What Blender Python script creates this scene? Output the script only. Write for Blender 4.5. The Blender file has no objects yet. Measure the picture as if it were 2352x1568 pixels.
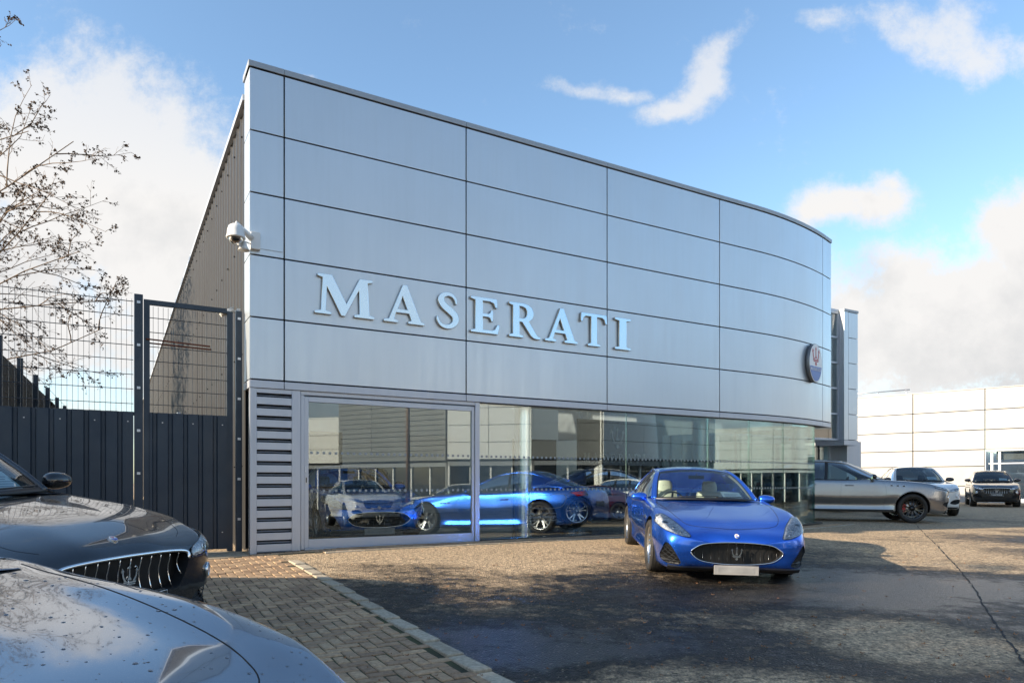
import bpy, bmesh, math, random
import numpy as np
from mathutils import Vector, Matrix
from mathutils.bvhtree import BVHTree
R = math.radians
random.seed(7)
scene = bpy.context.scene
COL = scene.collection

# ------------------------------------------------------------------ site geometry
CAMZ = 1.04
CX, CY = -3.93, 10.37                       # left corner of the showroom front
QX, QY = math.cos(R(29.8)), math.sin(R(29.8))   # along the front
NX, NY = QY, -QX                            # outwards from the front
SUN_AZ, SUN_EL = 24.5, 20.5                 # direction the light travels, height of the sun

def pq(x, y):
    dx, dy = x-CX, y-CY
    return dx*NX+dy*NY, dx*QX+dy*QY
def sm(v, k=.6):
    return 0.5*(v+math.sqrt(v*v+k*k))-k*.12
def g(x, y):                                # the yard falls gently away from the building
    p, q = pq(x, y)
    v = -.04*max(0., sm(p))-.008*max(0., min(q-9, 14))
    v -= .04*max(0., min(1., 1-(q)/1.5))*(1 if p > -3 else 1)
    if p > 20: v += .04*(p-20)
    return v
def PX(px, py, z=None):
    """ground point that the photo shows at px,py"""
    t = (px-1176)/1589.; k = (1107-py)/1589.
    z0 = -.1 if z is None else z
    for _ in range(30):
        d = (z0-CAMZ)/k if abs(k) > 1e-6 else 1e3
        d = max(.5, min(90, d))
        if z is not None: break
        z0 = .5*z0+.5*g(t*d, d)
    return (t*d, d, z0)
def front(s, off=0.):
    """point on the showroom front at arc length s, offset outwards by off; returns x,y,heading"""
    if s <= 10.85:
        x, y, a = CX+QX*s, CY+QY*s, R(29.8)
    else:
        r = 11.5; a = R(29.8)+(s-10.85)/r
        x0, y0 = CX+QX*10.85, CY+QY*10.85
        x = x0+r*(math.sin(a)-math.sin(R(29.8))); y = y0-r*(math.cos(a)-math.cos(R(29.8)))
    return x+off*math.sin(a), y-off*math.cos(a), a

# ------------------------------------------------------------------ objects
def empty(name, loc=(0, 0, 0), rz=0, label=None, cat=None, group=None):
    o = bpy.data.objects.new(name, None); COL.objects.link(o)
    o.location = loc; o.rotation_euler = (0, 0, rz); o.empty_display_size = .2
    tag(o, label, cat, group); return o
def tag(o, label=None, cat=None, group=None, kind=None):
    if label: o['label'] = label
    if cat: o['category'] = cat
    if group: o['group'] = group
    if kind: o['kind'] = kind
    return o
class MB:
    """collects geometry, builds ONE mesh object"""
    def __init__(s): s.v = []; s.f = []; s.m = []; s.sm = []
    def add(s, vs, fs, m=0, smooth=False):
        b = len(s.v); s.v += [tuple(v) for v in vs]
        for f in fs: s.f.append(tuple(b+i for i in f)); s.m.append(m); s.sm.append(smooth)
        return s
    def box(s, x0, x1, y0, y1, z0, z1, m=0):
        vs = [(x, y, z) for z in (z0, z1) for y in (y0, y1) for x in (x0, x1)]
        return s.add(vs, [(0, 2, 3, 1), (4, 5, 7, 6), (0, 1, 5, 4), (1, 3, 7, 5), (3, 2, 6, 7), (2, 0, 4, 6)], m)
    def obox(s, c, a, b, z0, z1, m=0):
        """box in plan: centre c, half vector a, half vector b"""
        vs = []
        for z in (z0, z1):
            for i, j in ((-1, -1), (1, -1), (1, 1), (-1, 1)):
                vs.append((c[0]+a[0]*i+b[0]*j, c[1]+a[1]*i+b[1]*j, z))
        cr = a[0]*b[1]-a[1]*b[0]
        fs = [(3, 2, 1, 0), (4, 5, 6, 7), (0, 1, 5, 4), (1, 2, 6, 5), (2, 3, 7, 6), (3, 0, 4, 7)]
        if cr < 0: fs = [f[::-1] for f in fs]
        return s.add(vs, fs, m)
    def tube(s, pts, r, n=8, m=0, cap=True, flat=None):
        pts = [Vector(p) for p in pts]
        rs = r if isinstance(r, (list, tuple)) else [r]*len(pts)
        base = len(s.v); prev = None
        for i, p in enumerate(pts):
            d = (pts[min(i+1, len(pts)-1)]-pts[max(i-1, 0)])
            if d.length < 1e-9: d = Vector((0, 0, 1))
            d.normalize()
            if prev is None:
                u = d.cross(Vector((0, 0, 1)))
                if u.length < .05: u = d.cross(Vector((1, 0, 0)))
            else:
                u = prev-d*prev.dot(d)
                if u.length < 1e-4: u = d.cross(Vector((.3, .5, .8)))
            u.normalize(); w = d.cross(u); prev = u
            for k in range(n):
                a = 2*math.pi*k/n
                s.v.append(tuple(p+(u*math.cos(a)+w*math.sin(a))*rs[i]))
        for i in range(len(pts)-1):
            for k in range(n):
                a, b = base+i*n+k, base+i*n+(k+1) % n
                s.f.append((a, b, b+n, a+n)); s.m.append(m); s.sm.append(True)
        if cap:
            s.f.append(tuple(base+k for k in range(n))[::-1]); s.m.append(m); s.sm.append(False)
            e = base+(len(pts)-1)*n
            s.f.append(tuple(e+k for k in range(n))); s.m.append(m); s.sm.append(False)
        return s
    def lathe(s, prof, n=32, axis='z', c=(0, 0, 0), m=0, smooth=True, closed=False):
        base = len(s.v)
        for (r, h) in prof:
            for k in range(n):
                a = 2*math.pi*k/n; u, w = r*math.cos(a), r*math.sin(a)
                v = (u, w, h) if axis == 'z' else ((h, u, w) if axis == 'x' else (w, h, u))
                s.v.append((v[0]+c[0], v[1]+c[1], v[2]+c[2]))
        L = len(prof); rng = L if closed else L-1
        for i in range(rng):
            for k in range(n):
                a, b = base+i*n+k, base+i*n+(k+1) % n
                a2, b2 = base+((i+1) % L)*n+k, base+((i+1) % L)*n+(k+1) % n
                s.f.append((a, b, b2, a2)); s.m.append(m); s.sm.append(smooth)
        return s
    def grid(s, fn, nu, nv, m=0, smooth=True, flip=False):
        base = len(s.v)
        for i in range(nu+1):
            for j in range(nv+1): s.v.append(tuple(fn(i/nu, j/nv)))
        for i in range(nu):
            for j in range(nv):
                a = base+i*(nv+1)+j; q = (a, a+1, a+nv+2, a+nv+1)
                s.f.append(q[::-1] if flip else q); s.m.append(m); s.sm.append(smooth)
        return s
    def prism(s, poly, fn, d0, d1, m=0, smooth=False):
        """poly of (u,v); fn(u,v,d) -> xyz; triangulated caps"""
        n = len(poly); base = len(s.v)
        for d in (d0, d1):
            for (u, v) in poly: s.v.append(tuple(fn(u, v, d)))
        from mathutils.geometry import tessellate_polygon
        tri = tessellate_polygon([[Vector((u, v, 0)) for u, v in poly]])
        for t in tri:
            s.f.append(tuple(base+i for i in t)); s.m.append(m); s.sm.append(False)
            s.f.append(tuple(base+n+i for i in t[::-1])); s.m.append(m); s.sm.append(False)
        for i in range(n):
            j = (i+1) % n
            s.f.append((base+i, base+j, base+n+j, base+n+i)); s.m.append(m); s.sm.append(smooth)
        return s
    def build(s, name, mats, parent=None, fix=False, loc=None):
        me = bpy.data.meshes.new(name); me.from_pydata(s.v, [], s.f)
        if not isinstance(mats, (list, tuple)): mats = [mats]
        for m in mats: me.materials.append(m)
        me.polygons.foreach_set('material_index', s.m); me.polygons.foreach_set('use_smooth', s.sm)
        me.update()
        if fix:
            bm = bmesh.new(); bm.from_mesh(me)
            bmesh.ops.remove_doubles(bm, verts=bm.verts, dist=1e-5)
            bmesh.ops.recalc_face_normals(bm, faces=bm.faces); bm.to_mesh(me); bm.free()
        o = bpy.data.objects.new(name, me); COL.objects.link(o)
        if parent: o.parent = parent
        if loc: o.location = loc
        return o
def bevel(o, w=.01, seg=2, ang=40):
    m = o.modifiers.new('b', 'BEVEL'); m.width = w; m.segments = seg; m.limit_method = 'ANGLE'; m.angle_limit = R(ang)
    bake(o)
    for p in o.data.polygons: p.use_smooth = True
    o.data.set_sharp_from_angle(angle=R(20)); return o
def bake(o):
    dg = bpy.context.evaluated_depsgraph_get(); dg.update()
    me = bpy.data.meshes.new_from_object(o.evaluated_get(dg)); o.modifiers.clear(); o.data = me
    return o
def copy_tree(o, parent=None, swap=None):
    c = o.copy(); COL.objects.link(c)
    if parent: c.parent = parent; c.matrix_parent_inverse = o.matrix_parent_inverse.copy()
    if swap and c.type == 'MESH' and any(m in swap for m in c.data.materials):
        key = (o.data.name, tuple(sorted((a.name, b.name) for a, b in swap.items())))
        if key not in _sw:
            d = o.data.copy()
            for i, m in enumerate(d.materials):
                if m in swap: d.materials[i] = swap[m]
            _sw[key] = d
        c.data = _sw[key]
    for ch in [x for x in KIDS.get(o.name, [])]:
        copy_tree(ch, c, swap)
    return c
_sw = {}; KIDS = {}
def index_kids():
    KIDS.clear()
    for o in bpy.data.objects:
        if o.parent: KIDS.setdefault(o.parent.name, []).append(o)

# ------------------------------------------------------------------ materials
def mat(name, col=(.5, .5, .5), rough=.5, metal=0., coat=0., spec=None, emit=None, trans=0., coat_rough=.03, ior=None):
    m = bpy.data.materials.new(name); m.use_nodes = True
    b = m.node_tree.nodes['Principled BSDF']
    b.inputs['Base Color'].default_value = (*col, 1); b.inputs['Roughness'].default_value = rough
    b.inputs['Metallic'].default_value = metal; b.inputs['Coat Weight'].default_value = coat
    b.inputs['Coat Roughness'].default_value = coat_rough
    if spec is not None: b.inputs['Specular IOR Level'].default_value = spec
    if ior: b.inputs['IOR'].default_value = ior
    if trans: b.inputs['Transmission Weight'].default_value = trans
    if emit: b.inputs['Emission Color'].default_value = (*emit[:3], 1); b.inputs['Emission Strength'].default_value = emit[3]
    return m
def nd(m, t, **kw):
    n = m.node_tree.nodes.new(t)
    for k, v in kw.items():
        if k.startswith('i_'): n.inputs[k[2:].replace('_', ' ')].default_value = v
        else: setattr(n, k, v)
    return n
def lk(m, a, b): m.node_tree.links.new(a, b)
def ramp(m, fac, stops):
    r = nd(m, 'ShaderNodeValToRGB'); e = r.color_ramp.elements
    while len(e) < len(stops): e.new(.5)
    for i, (p, c) in enumerate(stops):
        e[i].position = p; e[i].color = (*c, 1) if len(c) == 3 else c
    lk(m, fac, r.inputs[0]); return r.outputs[0]
def noise(m, scale, detail=4, rough=.55, vec=None, dist=0):
    n = nd(m, 'ShaderNodeTexNoise'); n.inputs['Scale'].default_value = scale; n.inputs['Detail'].default_value = detail
    n.inputs['Roughness'].default_value = rough; n.inputs['Distortion'].default_value = dist
    if vec is not None: lk(m, vec, n.inputs['Vector'])
    return n.outputs[0]
def objco(m):
    return nd(m, 'ShaderNodeTexCoord').outputs['Object']
def varied(m, c0, c1, scale=3., rough=(.4, .6), bump=0., bscale=40., vec=None):
    b = m.node_tree.nodes['Principled BSDF']; v = vec if vec is not None else objco(m)
    n = noise(m, scale, 6, .6, v)
    lk(m, ramp(m, n, [(.3, c0), (.7, c1)]), b.inputs['Base Color'])
    n2 = noise(m, scale*2.3, 4, .6, v)
    lk(m, ramp(m, n2, [(.3, (rough[0],)*3), (.7, (rough[1],)*3)]), b.inputs['Roughness'])
    if bump:
        bp = nd(m, 'ShaderNodeBump'); bp.inputs['Strength'].default_value = bump; bp.inputs['Distance'].default_value = .01
        lk(m, noise(m, bscale, 5, .6, v), bp.inputs['Height']); lk(m, bp.outputs[0], b.inputs['Normal'])
    return m
def paint(name, col, metal=.55, rough=.28, flake=.0):
    m = mat(name, col, rough, metal, coat=1., coat_rough=.015)
    b = m.node_tree.nodes['Principled BSDF']
    # orange peel and a trace of road film
    v = objco(m)
    n = noise(m, 2.2, 5, .6, v)
    lk(m, ramp(m, n, [(.35, (rough*.95,)*3), (.75, (rough*1.1,)*3)]), b.inputs['Roughness'])
    return m
def glass_mat(name, tint=(.8, .95, .9), base=.06, gain=1., rough=0., dark=1., refl=(1, 1, 1)):
    """thin pane: reflects by angle, lets the rest through tinted"""
    m = bpy.data.materials.new(name); m.use_nodes = True; nt = m.node_tree; nt.nodes.clear()
    out = nd(m, 'ShaderNodeOutputMaterial'); mx = nd(m, 'ShaderNodeMixShader')
    tr = nd(m, 'ShaderNodeBsdfTransparent'); tr.inputs[0].default_value = (*[c*dark for c in tint], 1)
    gl = nd(m, 'ShaderNodeBsdfGlossy'); gl.inputs['Roughness'].default_value = rough; gl.inputs[0].default_value = (*refl, 1)
    fr = nd(m, 'ShaderNodeFresnel'); fr.inputs[0].default_value = 1.5
    mu = nd(m, 'ShaderNodeMath', operation='MULTIPLY_ADD'); lk(m, fr.outputs[0], mu.inputs[0])
    mu.inputs[1].default_value = gain; mu.inputs[2].default_value = base; mu.use_clamp = True
    lk(m, mu.outputs[0], mx.inputs[0]); lk(m, tr.outputs[0], mx.inputs[1]); lk(m, gl.outputs[0], mx.inputs[2])
    lk(m, mx.outputs[0], out.inputs[0]); return m
M = {}
M['chrome'] = mat('chrome', (.8, .8, .8), .08, 1.)
M['darkchrome'] = mat('dark_chrome', (.22, .22, .23), .15, 1.)
M['black'] = mat('black_plastic', (.012, .012, .013), .35)
M['glossblack'] = mat('gloss_black', (.012, .012, .014), .12, coat=.6)
M['matte'] = mat('dark_void', (.006, .006, .007), .8)
M['tyre'] = varied(mat('tyre_rubber', (.02, .02, .02), .8), (.014, .014, .014), (.03, .028, .026), 8, (.6, .85), .3, 60)
M['rim'] = mat('alloy_rim', (.55, .56, .58), .2, .95)
M['rimdark'] = mat('black_rim', (.02, .02, .022), .18, .6, coat=.6)
M['disc'] = mat('brake_disc', (.35, .34, .33), .35, .9)
M['red'] = mat('red_caliper', (.55, .01, .02), .3, coat=.5)
M['carglass'] = glass_mat('car_glass', (.72, .84, .83), .02, .8)
M['darkglass'] = glass_mat('privacy_glass', (.10, .13, .13), .06, 1.)
M['lens'] = glass_mat('lamp_lens', (.93, .95, .96), .04, .9)
M['redlens'] = mat('red_lamp', (.35, .005, .01), .12, coat=1)
M['lampbowl'] = varied(mat('lamp_bowl', (.5, .52, .55), .3, .45), (.35, .37, .40), (.88, .90, .92), 18, (.12, .4), .6, 60)
M['cream'] = varied(mat('cream_leather', (.6, .55, .45), .5), (.56, .51, .42), (.66, .61, .5), 4, (.45, .6), .1, 50)
M['darktrim'] = mat('dark_trim', (.03, .035, .042), .55)
M['dashblue'] = mat('dash_blue', (.05, .12, .2), .45)
M['paper'] = mat('paper', (.75, .8, .82), .6)
M['ink'] = mat('print_ink', (.12, .2, .3), .6)
M['plate'] = mat('number_plate', (.62, .62, .6), .4)
M['plateshade'] = mat('plate_shade', (.30, .295, .29), .5)
M['plategrey'] = mat('plate_grey', (.3, .3, .3), .5)
M['white'] = mat('white_enamel', (.8, .8, .8), .35)
M['blue_enamel'] = mat('blue_enamel', (.03, .1, .42), .3, coat=.5)
M['red_enamel'] = mat('red_enamel', (.5, .04, .06), .3)
M['meshgrille'] = mat('grille_mesh', (.012, .012, .012), .5, .2)
P_BLUE = paint('blue_paint', (.016, .125, .66), .78, .24)
P_BLACK = paint('black_paint', (.006, .007, .010), .0, .2)
P_GREY = paint('grey_paint', (.28, .30, .33), .9, .10)
P_SILVER = paint('silver_paint', (.27, .275, .285), .85, .25)
P_WHITE = paint('white_paint', (.72, .71, .68), .0, .35)
P_RED = paint('red_car_paint', (.5, .01, .015), .0, .3)
P_MAROON = paint('maroon_paint', (.08, .01, .02), .3, .3)
P_TEAL = paint('teal_paint', (.0, .33, .38), .2, .3)
P_NAVY = paint('navy_paint', (.01, .035, .12), .5, .3)
P_AZURE = paint('azure_paint', (.01, .16, .62), .55, .27)
# placement of the cars: x, y, heading in degrees
GTPOS = (2.86, 10.73, -93.8)
SILPOS = (9.72, 20.16, -15.2)
NBPOS = (-4.97, 5.50, -18.2)
NGPOS = (-3.47, 3.02, -25.3)
FBPOS = (23.55, 34., -119.9)
W1POS = (14.9, 25.58, -109.2)
IN1 = (-3.3, 14.15, -65)
IN2 = (-4.0, 18.6, -76)
IN3 = (2.9, 17.2, 5)
IN4 = (8.9, 21.2, -10)
SUNSTR, SKYSTR, EXPO = 4.6, .13, 1.25
SKYTINT = (.94, 1.0, .985)
CLOUD_HI = (3.05, 3.0, 2.95); CLOUD_LO = (2.0, 2.05, 2.12)
CLOUDS = [(230, 420, 420, 300, -12, 1.), (430, 640, 300, 330, 0, .9), (60, 700, 300, 260, 0, .8), (200, 930, 420, 60, 0, .42),
 (1640, 150, 150, 50, 50, .60), (1400, 195, 150, 30, -8, .5), (1560, 225, 130, 42, 20, .56), (715, 162, 36, 12, 0, .45),
 (1960, 470, 170, 60, -8, .75), (2180, 760, 420, 200, 0, 1.), (2400, 560, 200, 160, 20, .95), (2060, 640, 160, 90, 0, .55),
 (2180, 80, 260, 90, -22, .46), (1870, 20, 90, 40, 0, .36), (2330, 120, 160, 80, 10, .42)]
TREES = [(-13., 5.6, 9., 11), (-19., 6.2, 9., 14), (-22., 4.9, 10., 19), (-17., 4.6, 8., 22)]
# ================================================================== cars
def pchip(xs, ys, x):
    xs = np.asarray(xs, float); ys = np.asarray(ys, float); x = np.asarray(x, float)
    h = np.diff(xs); dl = np.diff(ys)/h; n = len(xs); d = np.zeros(n)
    for i in range(1, n-1):
        if dl[i-1]*dl[i] > 0:
            w1, w2 = 2*h[i]+h[i-1], h[i]+2*h[i-1]; d[i] = (w1+w2)/(w1/dl[i-1]+w2/dl[i])
    d[0] = dl[0]; d[-1] = dl[-1]
    k = np.clip(np.searchsorted(xs, x)-1, 0, n-2); t = (x-xs[k])/h[k]
    return ((1+2*t)*(1-t)**2*ys[k]+t*(1-t)**2*h[k]*d[k]+t*t*(3-2*t)*ys[k+1]+t*t*(t-1)*h[k]*d[k+1])
def poly_dense(pts, n=8, closed=False):
    """Catmull-Rom through 2-D or 3-D points"""
    P = [np.array(p, float) for p in pts]; out = []; L = len(P)
    rng = L if closed else L-1
    for i in range(rng):
        p0 = P[(i-1) % L] if closed or i > 0 else 2*P[0]-P[1]
        p1, p2 = P[i], P[(i+1) % L]
        p3 = P[(i+2) % L] if closed or i+2 < L else 2*P[-1]-P[-2]
        for k in range(n):
            t = k/n
            out.append(tuple(.5*((2*p1)+(-p0+p2)*t+(2*p0-5*p1+4*p2-p3)*t*t+(-p0+3*p1-3*p2+p3)*t**3)))
    if not closed: out.append(tuple(P[-1]))
    return out
def mirx(pts): return [(-p[0],)+tuple(p[1:]) for p in pts][::-1]

COUPE = dict(
 L0=-2.40, L1=2.51, wy=(-1.47, 1.47), tr=.345, tw=.25, wx=.825, arch=.385, tub=(-.42, 1.25), tubz=.42,
 keys=[ # y      zb   wr   wm   zm   ws   zs   wc   zc   zh   zt
  (-2.40, .37, .34, .40, .42, .38, .46, .28, .50, .515, .52),
  (-2.37, .25, .60, .66, .38, .64, .50, .50, .555, .57, .575),
  (-2.30, .185, .74, .80, .40, .77, .55, .60, .60, .61, .615),
  (-2.16, .15, .83, .88, .44, .845, .61, .70, .655, .655, .66),
  (-1.92, .14, .87, .93, .50, .895, .69, .78, .765, .735, .735),
  (-1.47, .13, .88, .957, .56, .91, .76, .81, .855, .80, .805),
  (-1.10, .13, .88, .94, .56, .90, .79, .79, .885, .845, .86),
  (-.75, .13, .87, .92, .53, .89, .83, .77, .90, .89, .91),
  (-.42, .13, .87, .92, .53, .885, .86, .77, .925, .935, .95),
  (.30, .13, .88, .925, .53, .885, .87, .78, .91, .91, .93),
  (.90, .13, .88, .94, .56, .905, .88, .80, .93, .92, .93),
  (1.47, .14, .89, .957, .58, .915, .88, .78, .955, .95, .96),
  (1.95, .17, .87, .93, .60, .885, .86, .74, .95, .965, .975),
  (2.25, .20, .82, .88, .60, .84, .84, .70, .93, .955, .965),
  (2.42, .25, .74, .80, .56, .77, .76, .62, .90, .925, .935),
  (2.51, .38, .55, .62, .52, .60, .62, .48, .72, .73, .735)],
 rail=[(.76, -.44, .925), (.725, -.22, 1.04), (.655, .14, 1.205), (.59, .42, 1.30), (.575, .80, 1.335), (.575, 1.10, 1.31), (.59, 1.40, 1.215), (.63, 1.72, 1.075), (.68, 2.02, .96)],
 sA=3., sR=4.75, belt=[(.81, -.44, .92), (.83, -.16, .90), (.85, .20, .905), (.85, .52, .91), (.85, .86, .92), (.84, 1.14, .94), (.80, 1.42, .97), (.75, 1.72, .97), (.72, 2.02, .94)],
 bulge=[(0, .30), (3, .10), (4.75, -.05), (8, -.14)], crown=[(0, .02), (3, .055), (4, .06), (4.75, .07), (8, .03)],
 dlo0=.35, dlo1=5.35, pil=[3.55], mirror=(.93, -.30, .935), seatz=.30, seaty=.42)
SUV = dict(
 L0=-2.47, L1=2.53, wy=(-1.50, 1.50), tr=.375, tw=.27, wx=.84, arch=.43, tub=(-.60, 1.75), tubz=.62,
 keys=[
  (-2.47, .50, .42, .48, .64, .46, .72, .38, .79, .81, .815),
  (-2.44, .34, .66, .72, .60, .70, .77, .54, .84, .86, .865),
  (-2.35, .25, .79, .84, .58, .82, .83, .64, .895, .92, .93),
  (-2.16, .22, .87, .92, .60, .885, .885, .72, .965, .98, .99),
  (-1.90, .26, .90, .965, .64, .92, .95, .78, 1.03, 1.035, 1.045),
  (-1.50, .26, .92, .985, .70, .94, .99, .81, 1.075, 1.07, 1.08),
  (-1.10, .26, .92, .97, .70, .935, 1.01, .81, 1.10, 1.095, 1.11),
  (-.60, .26, .91, .955, .66, .925, 1.03, .80, 1.125, 1.13, 1.15),
  (.30, .26, .91, .955, .66, .925, 1.05, .82, 1.12, 1.13, 1.14),
  (1.10, .26, .92, .97, .68, .935, 1.07, .84, 1.13, 1.12, 1.13),
  (1.50, .26, .92, .985, .72, .945, 1.08, .84, 1.15, 1.13, 1.14),
  (2.00, .24, .90, .96, .74, .92, 1.07, .80, 1.15, 1.14, 1.15),
  (2.35, .30, .85, .91, .72, .87, 1.02, .74, 1.11, 1.13, 1.14),
  (2.48, .38, .78, .84, .70, .80, .94, .66, 1.06, 1.09, 1.10),
  (2.53, .52, .62, .68, .70, .66, .82, .5, .95, .96, .97)],
 rail=[(.79, -.66, 1.135), (.75, -.40, 1.29), (.68, -.05, 1.47), (.615, .24, 1.585), (.59, .75, 1.62), (.59, 1.20, 1.61), (.60, 1.65, 1.55), (.64, 2.05, 1.38), (.70, 2.38, 1.14)],
 sA=3., sR=6.1, belt=[(.85, -.66, 1.10), (.87, -.36, 1.105), (.885, .0, 1.115), (.895, .33, 1.12), (.895, .80, 1.125), (.89, 1.24, 1.14), (.87, 1.66, 1.18), (.82, 2.03, 1.18), (.76, 2.38, 1.12)],
 bulge=[(0, .32), (3, .12), (6.1, -.05), (8, -.12)], crown=[(0, .02), (3, .05), (4.5, .06), (6.1, .06), (8, .03)],
 dlo0=.3, dlo1=6.35, pil=[3.75, 5.15], mirror=(.99, -.50, 1.20), seatz=.50, seaty=.30)

def section(K, y, tub):
    ks = K['_k']; v = [float(pchip(ks[:, 0], ks[:, j], y)) for j in range(1, 11)]
    zb, wr, wm, zm, ws, zs, wc, zc, zh, zt = v
    P = [(0, zb), (wr*.55, zb), (wr-.09, zb), (wr, zb+.055), (wr+(wm-wr)*.5-(.026+.5*(wm-wr))*max(0, min(1, (1.25-abs(y+.0))/.3)), zb+.055+(zm-zb-.055)*.42), (wm, zm), ((wm+ws)/2+.006, (zm+zs)/2+.01), (ws, zs)]
    if tub: P += [(ws-.05, zc), (ws-.10, zc-.05), (ws-.13, K['tubz']+.1), (ws*.5, K['tubz']), (0, K['tubz'])]
    else: P += [((ws+wc)/2+.025, (zs+zc)/2+.03 if zc-zs > .02 else (zs+zc)/2+.008), (wc, zc), (wc*.70, zh+(zc-zh)*.30), (wc*.36, zh+.011), (0, zt)]
    return P
def body_mesh(K, paintm):
    K['_k'] = np.array(K['keys']); L0, L1 = K['L0'], K['L1']; t0, t1 = K['tub']
    ys = []; a = [L0, L0+.012, L0+.03, L0+.05, L0+.08, L0+.11, L0+.15, L0+.2, L0+.26]; ys += [(y, 0) for y in a]
    y = L0+.33
    while y < t0-.03: ys.append((y, 0)); y += .065
    ys += [(t0-.004, 0), (t0+.012, 1)]; y = t0+.09
    while y < t1-.05: ys.append((y, 1)); y += .085
    ys += [(t1-.012, 1), (t1+.004, 0)]; y = t1+.07
    while y < L1-.25: ys.append((y, 0)); y += .07
    ys += [(L1-d, 0) for d in (.2, .15, .11, .08, .05, .03, .015, 0)]
    idx = np.arange(13); sub = np.linspace(0, 12, 12*4+1)
    mb = MB(); rings = []
    for (y, tb) in ys:
        P = np.array(section(K, y, tb)); W = pchip(idx, P[:, 0], sub); Z = pchip(idx, P[:, 1], sub)
        half = [(float(w), y, float(z)) for w, z in zip(W, Z)]
        ring = half+[(-p[0], p[1], p[2]) for p in half[1:-1]][::-1]; rings.append(ring)
    n = len(rings[0])
    for r in rings: mb.v += r
    for i in range(len(rings)-1):
        for k in range(n):
            a, b = i*n+k, i*n+(k+1) % n
            mb.f.append((a, b, b+n, a+n)); mb.m.append(0); mb.sm.append(True)
    mb.f.append(tuple(range(n))[::-1]); mb.m.append(0); mb.sm.append(True)
    mb.f.append(tuple((len(rings)-1)*n+k for k in range(n))); mb.m.append(0); mb.sm.append(True)
    return mb
class Surf:
    ylim = None
    def __init__(s, obj):
        bm = bmesh.new(); bm.from_mesh(obj.data); s.t = BVHTree.FromBMesh(bm); bm.free()
    def at(s, u, v, ax, off=0.):
        o, d = {'f': ((u, -6, v), (0, 1, 0)), 'r': ((u, 6, v), (0, -1, 0)), 'l': ((6, u, v), (-1, 0, 0)), 'R': ((-6, u, v), (1, 0, 0)), 't': ((u, v, 6), (0, 0, -1))}[ax]
        h = s.t.ray_cast(Vector(o), Vector(d))
        if ax == 'f' and s.ylim is not None:
            k = 0
            while h[0] is not None and h[0].y > s.ylim and k < 40:
                k += 1; v -= .006; u -= .0015*(1 if u > 0 else -1); h = s.t.ray_cast(Vector((u, -6, v)), Vector(d))
        if h[0] is None:
            h = s.t.find_nearest(Vector({'f': (u, -2.3, v), 'r': (u, 2.4, v), 'l': (.9, u, v), 'R': (-.9, u, v), 't': (u, v, .9)}[ax]))
        nrm = h[1]
        if nrm.dot(Vector(d)) > 0: nrm = -nrm
        return h[0]+nrm*off
    def patch(s, poly, ax, off, res=.03, name='patch', m=None, parent=None, thick=0):
        bm = bmesh.new(); vs = [bm.verts.new((u, v, 0)) for u, v in poly]; bm.faces.new(vs)
        us = [p[0] for p in poly]; ws = [p[1] for p in poly]
        for lo, hi, nrm, k in ((min(us), max(us), (1, 0, 0), 0), (min(ws), max(ws), (0, 1, 0), 1)):
            c = lo+res
            while c < hi:
                co = (c, 0, 0) if k == 0 else (0, c, 0)
                bmesh.ops.bisect_plane(bm, geom=bm.verts[:]+bm.edges[:]+bm.faces[:], plane_co=co, plane_no=nrm); c += res
        bmesh.ops.triangulate(bm, faces=bm.faces[:])
        for v in bm.verts: v.co = s.at(v.co.x, v.co.y, ax, off)
        bmesh.ops.recalc_face_normals(bm, faces=bm.faces)
        me = bpy.data.meshes.new(name); bm.to_mesh(me); bm.free()
        for p in me.polygons: p.use_smooth = True
        me.materials.append(m); o = bpy.data.objects.new(name, me); COL.objects.link(o); o.parent = parent
        if thick:
            md = o.modifiers.new('s', 'SOLIDIFY'); md.thickness = thick; md.offset = 0; bake(o)
        return o
    def line(s, mb, pts, ax, r=.003, off=.0, closed=False, n=6, m=0, dens=6):
        P = poly_dense(pts, dens, closed)
        if closed: P.append(P[0])
        mb.tube([s.at(p[0], p[1], ax, off) for p in P], r, n, m)
TRID = [ # filled outlines of the three-pronged emblem, unit height
 [(0, 1.0), (.075, .84), (.03, .85), (.035, .52), (.10, .38), (-.10, .38), (-.035, .52), (-.03, .85), (-.075, .84)],
 [(.36, .88), (.42, .70), (.375, .72), (.34, .50), (.26, .34), (.14, .34), (.20, .40), (.27, .52), (.305, .72), (.26, .74)],
 [(-.36, .88), (-.26, .74), (-.305, .72), (-.27, .52), (-.20, .40), (-.14, .34), (-.26, .34), (-.34, .50), (-.375, .72), (-.42, .70)],
 [(-.30, .33), (.30, .33), (.30, .275), (-.30, .275)], [(-.27, .255), (.27, .255), (.25, .20), (-.25, .20)],
 [(-.07, .18), (.07, .18), (.045, .0), (-.045, .0)], [(-.10, .09), (.10, .09), (.10, .055), (-.10, .055)]]
def trident(mb, fn, h, th, m=0):
    for i, p in enumerate(TRID): mb.prism([(u*h, v*h) for u, v in p], fn, 0, th*(1+.07*i), m)
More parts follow.
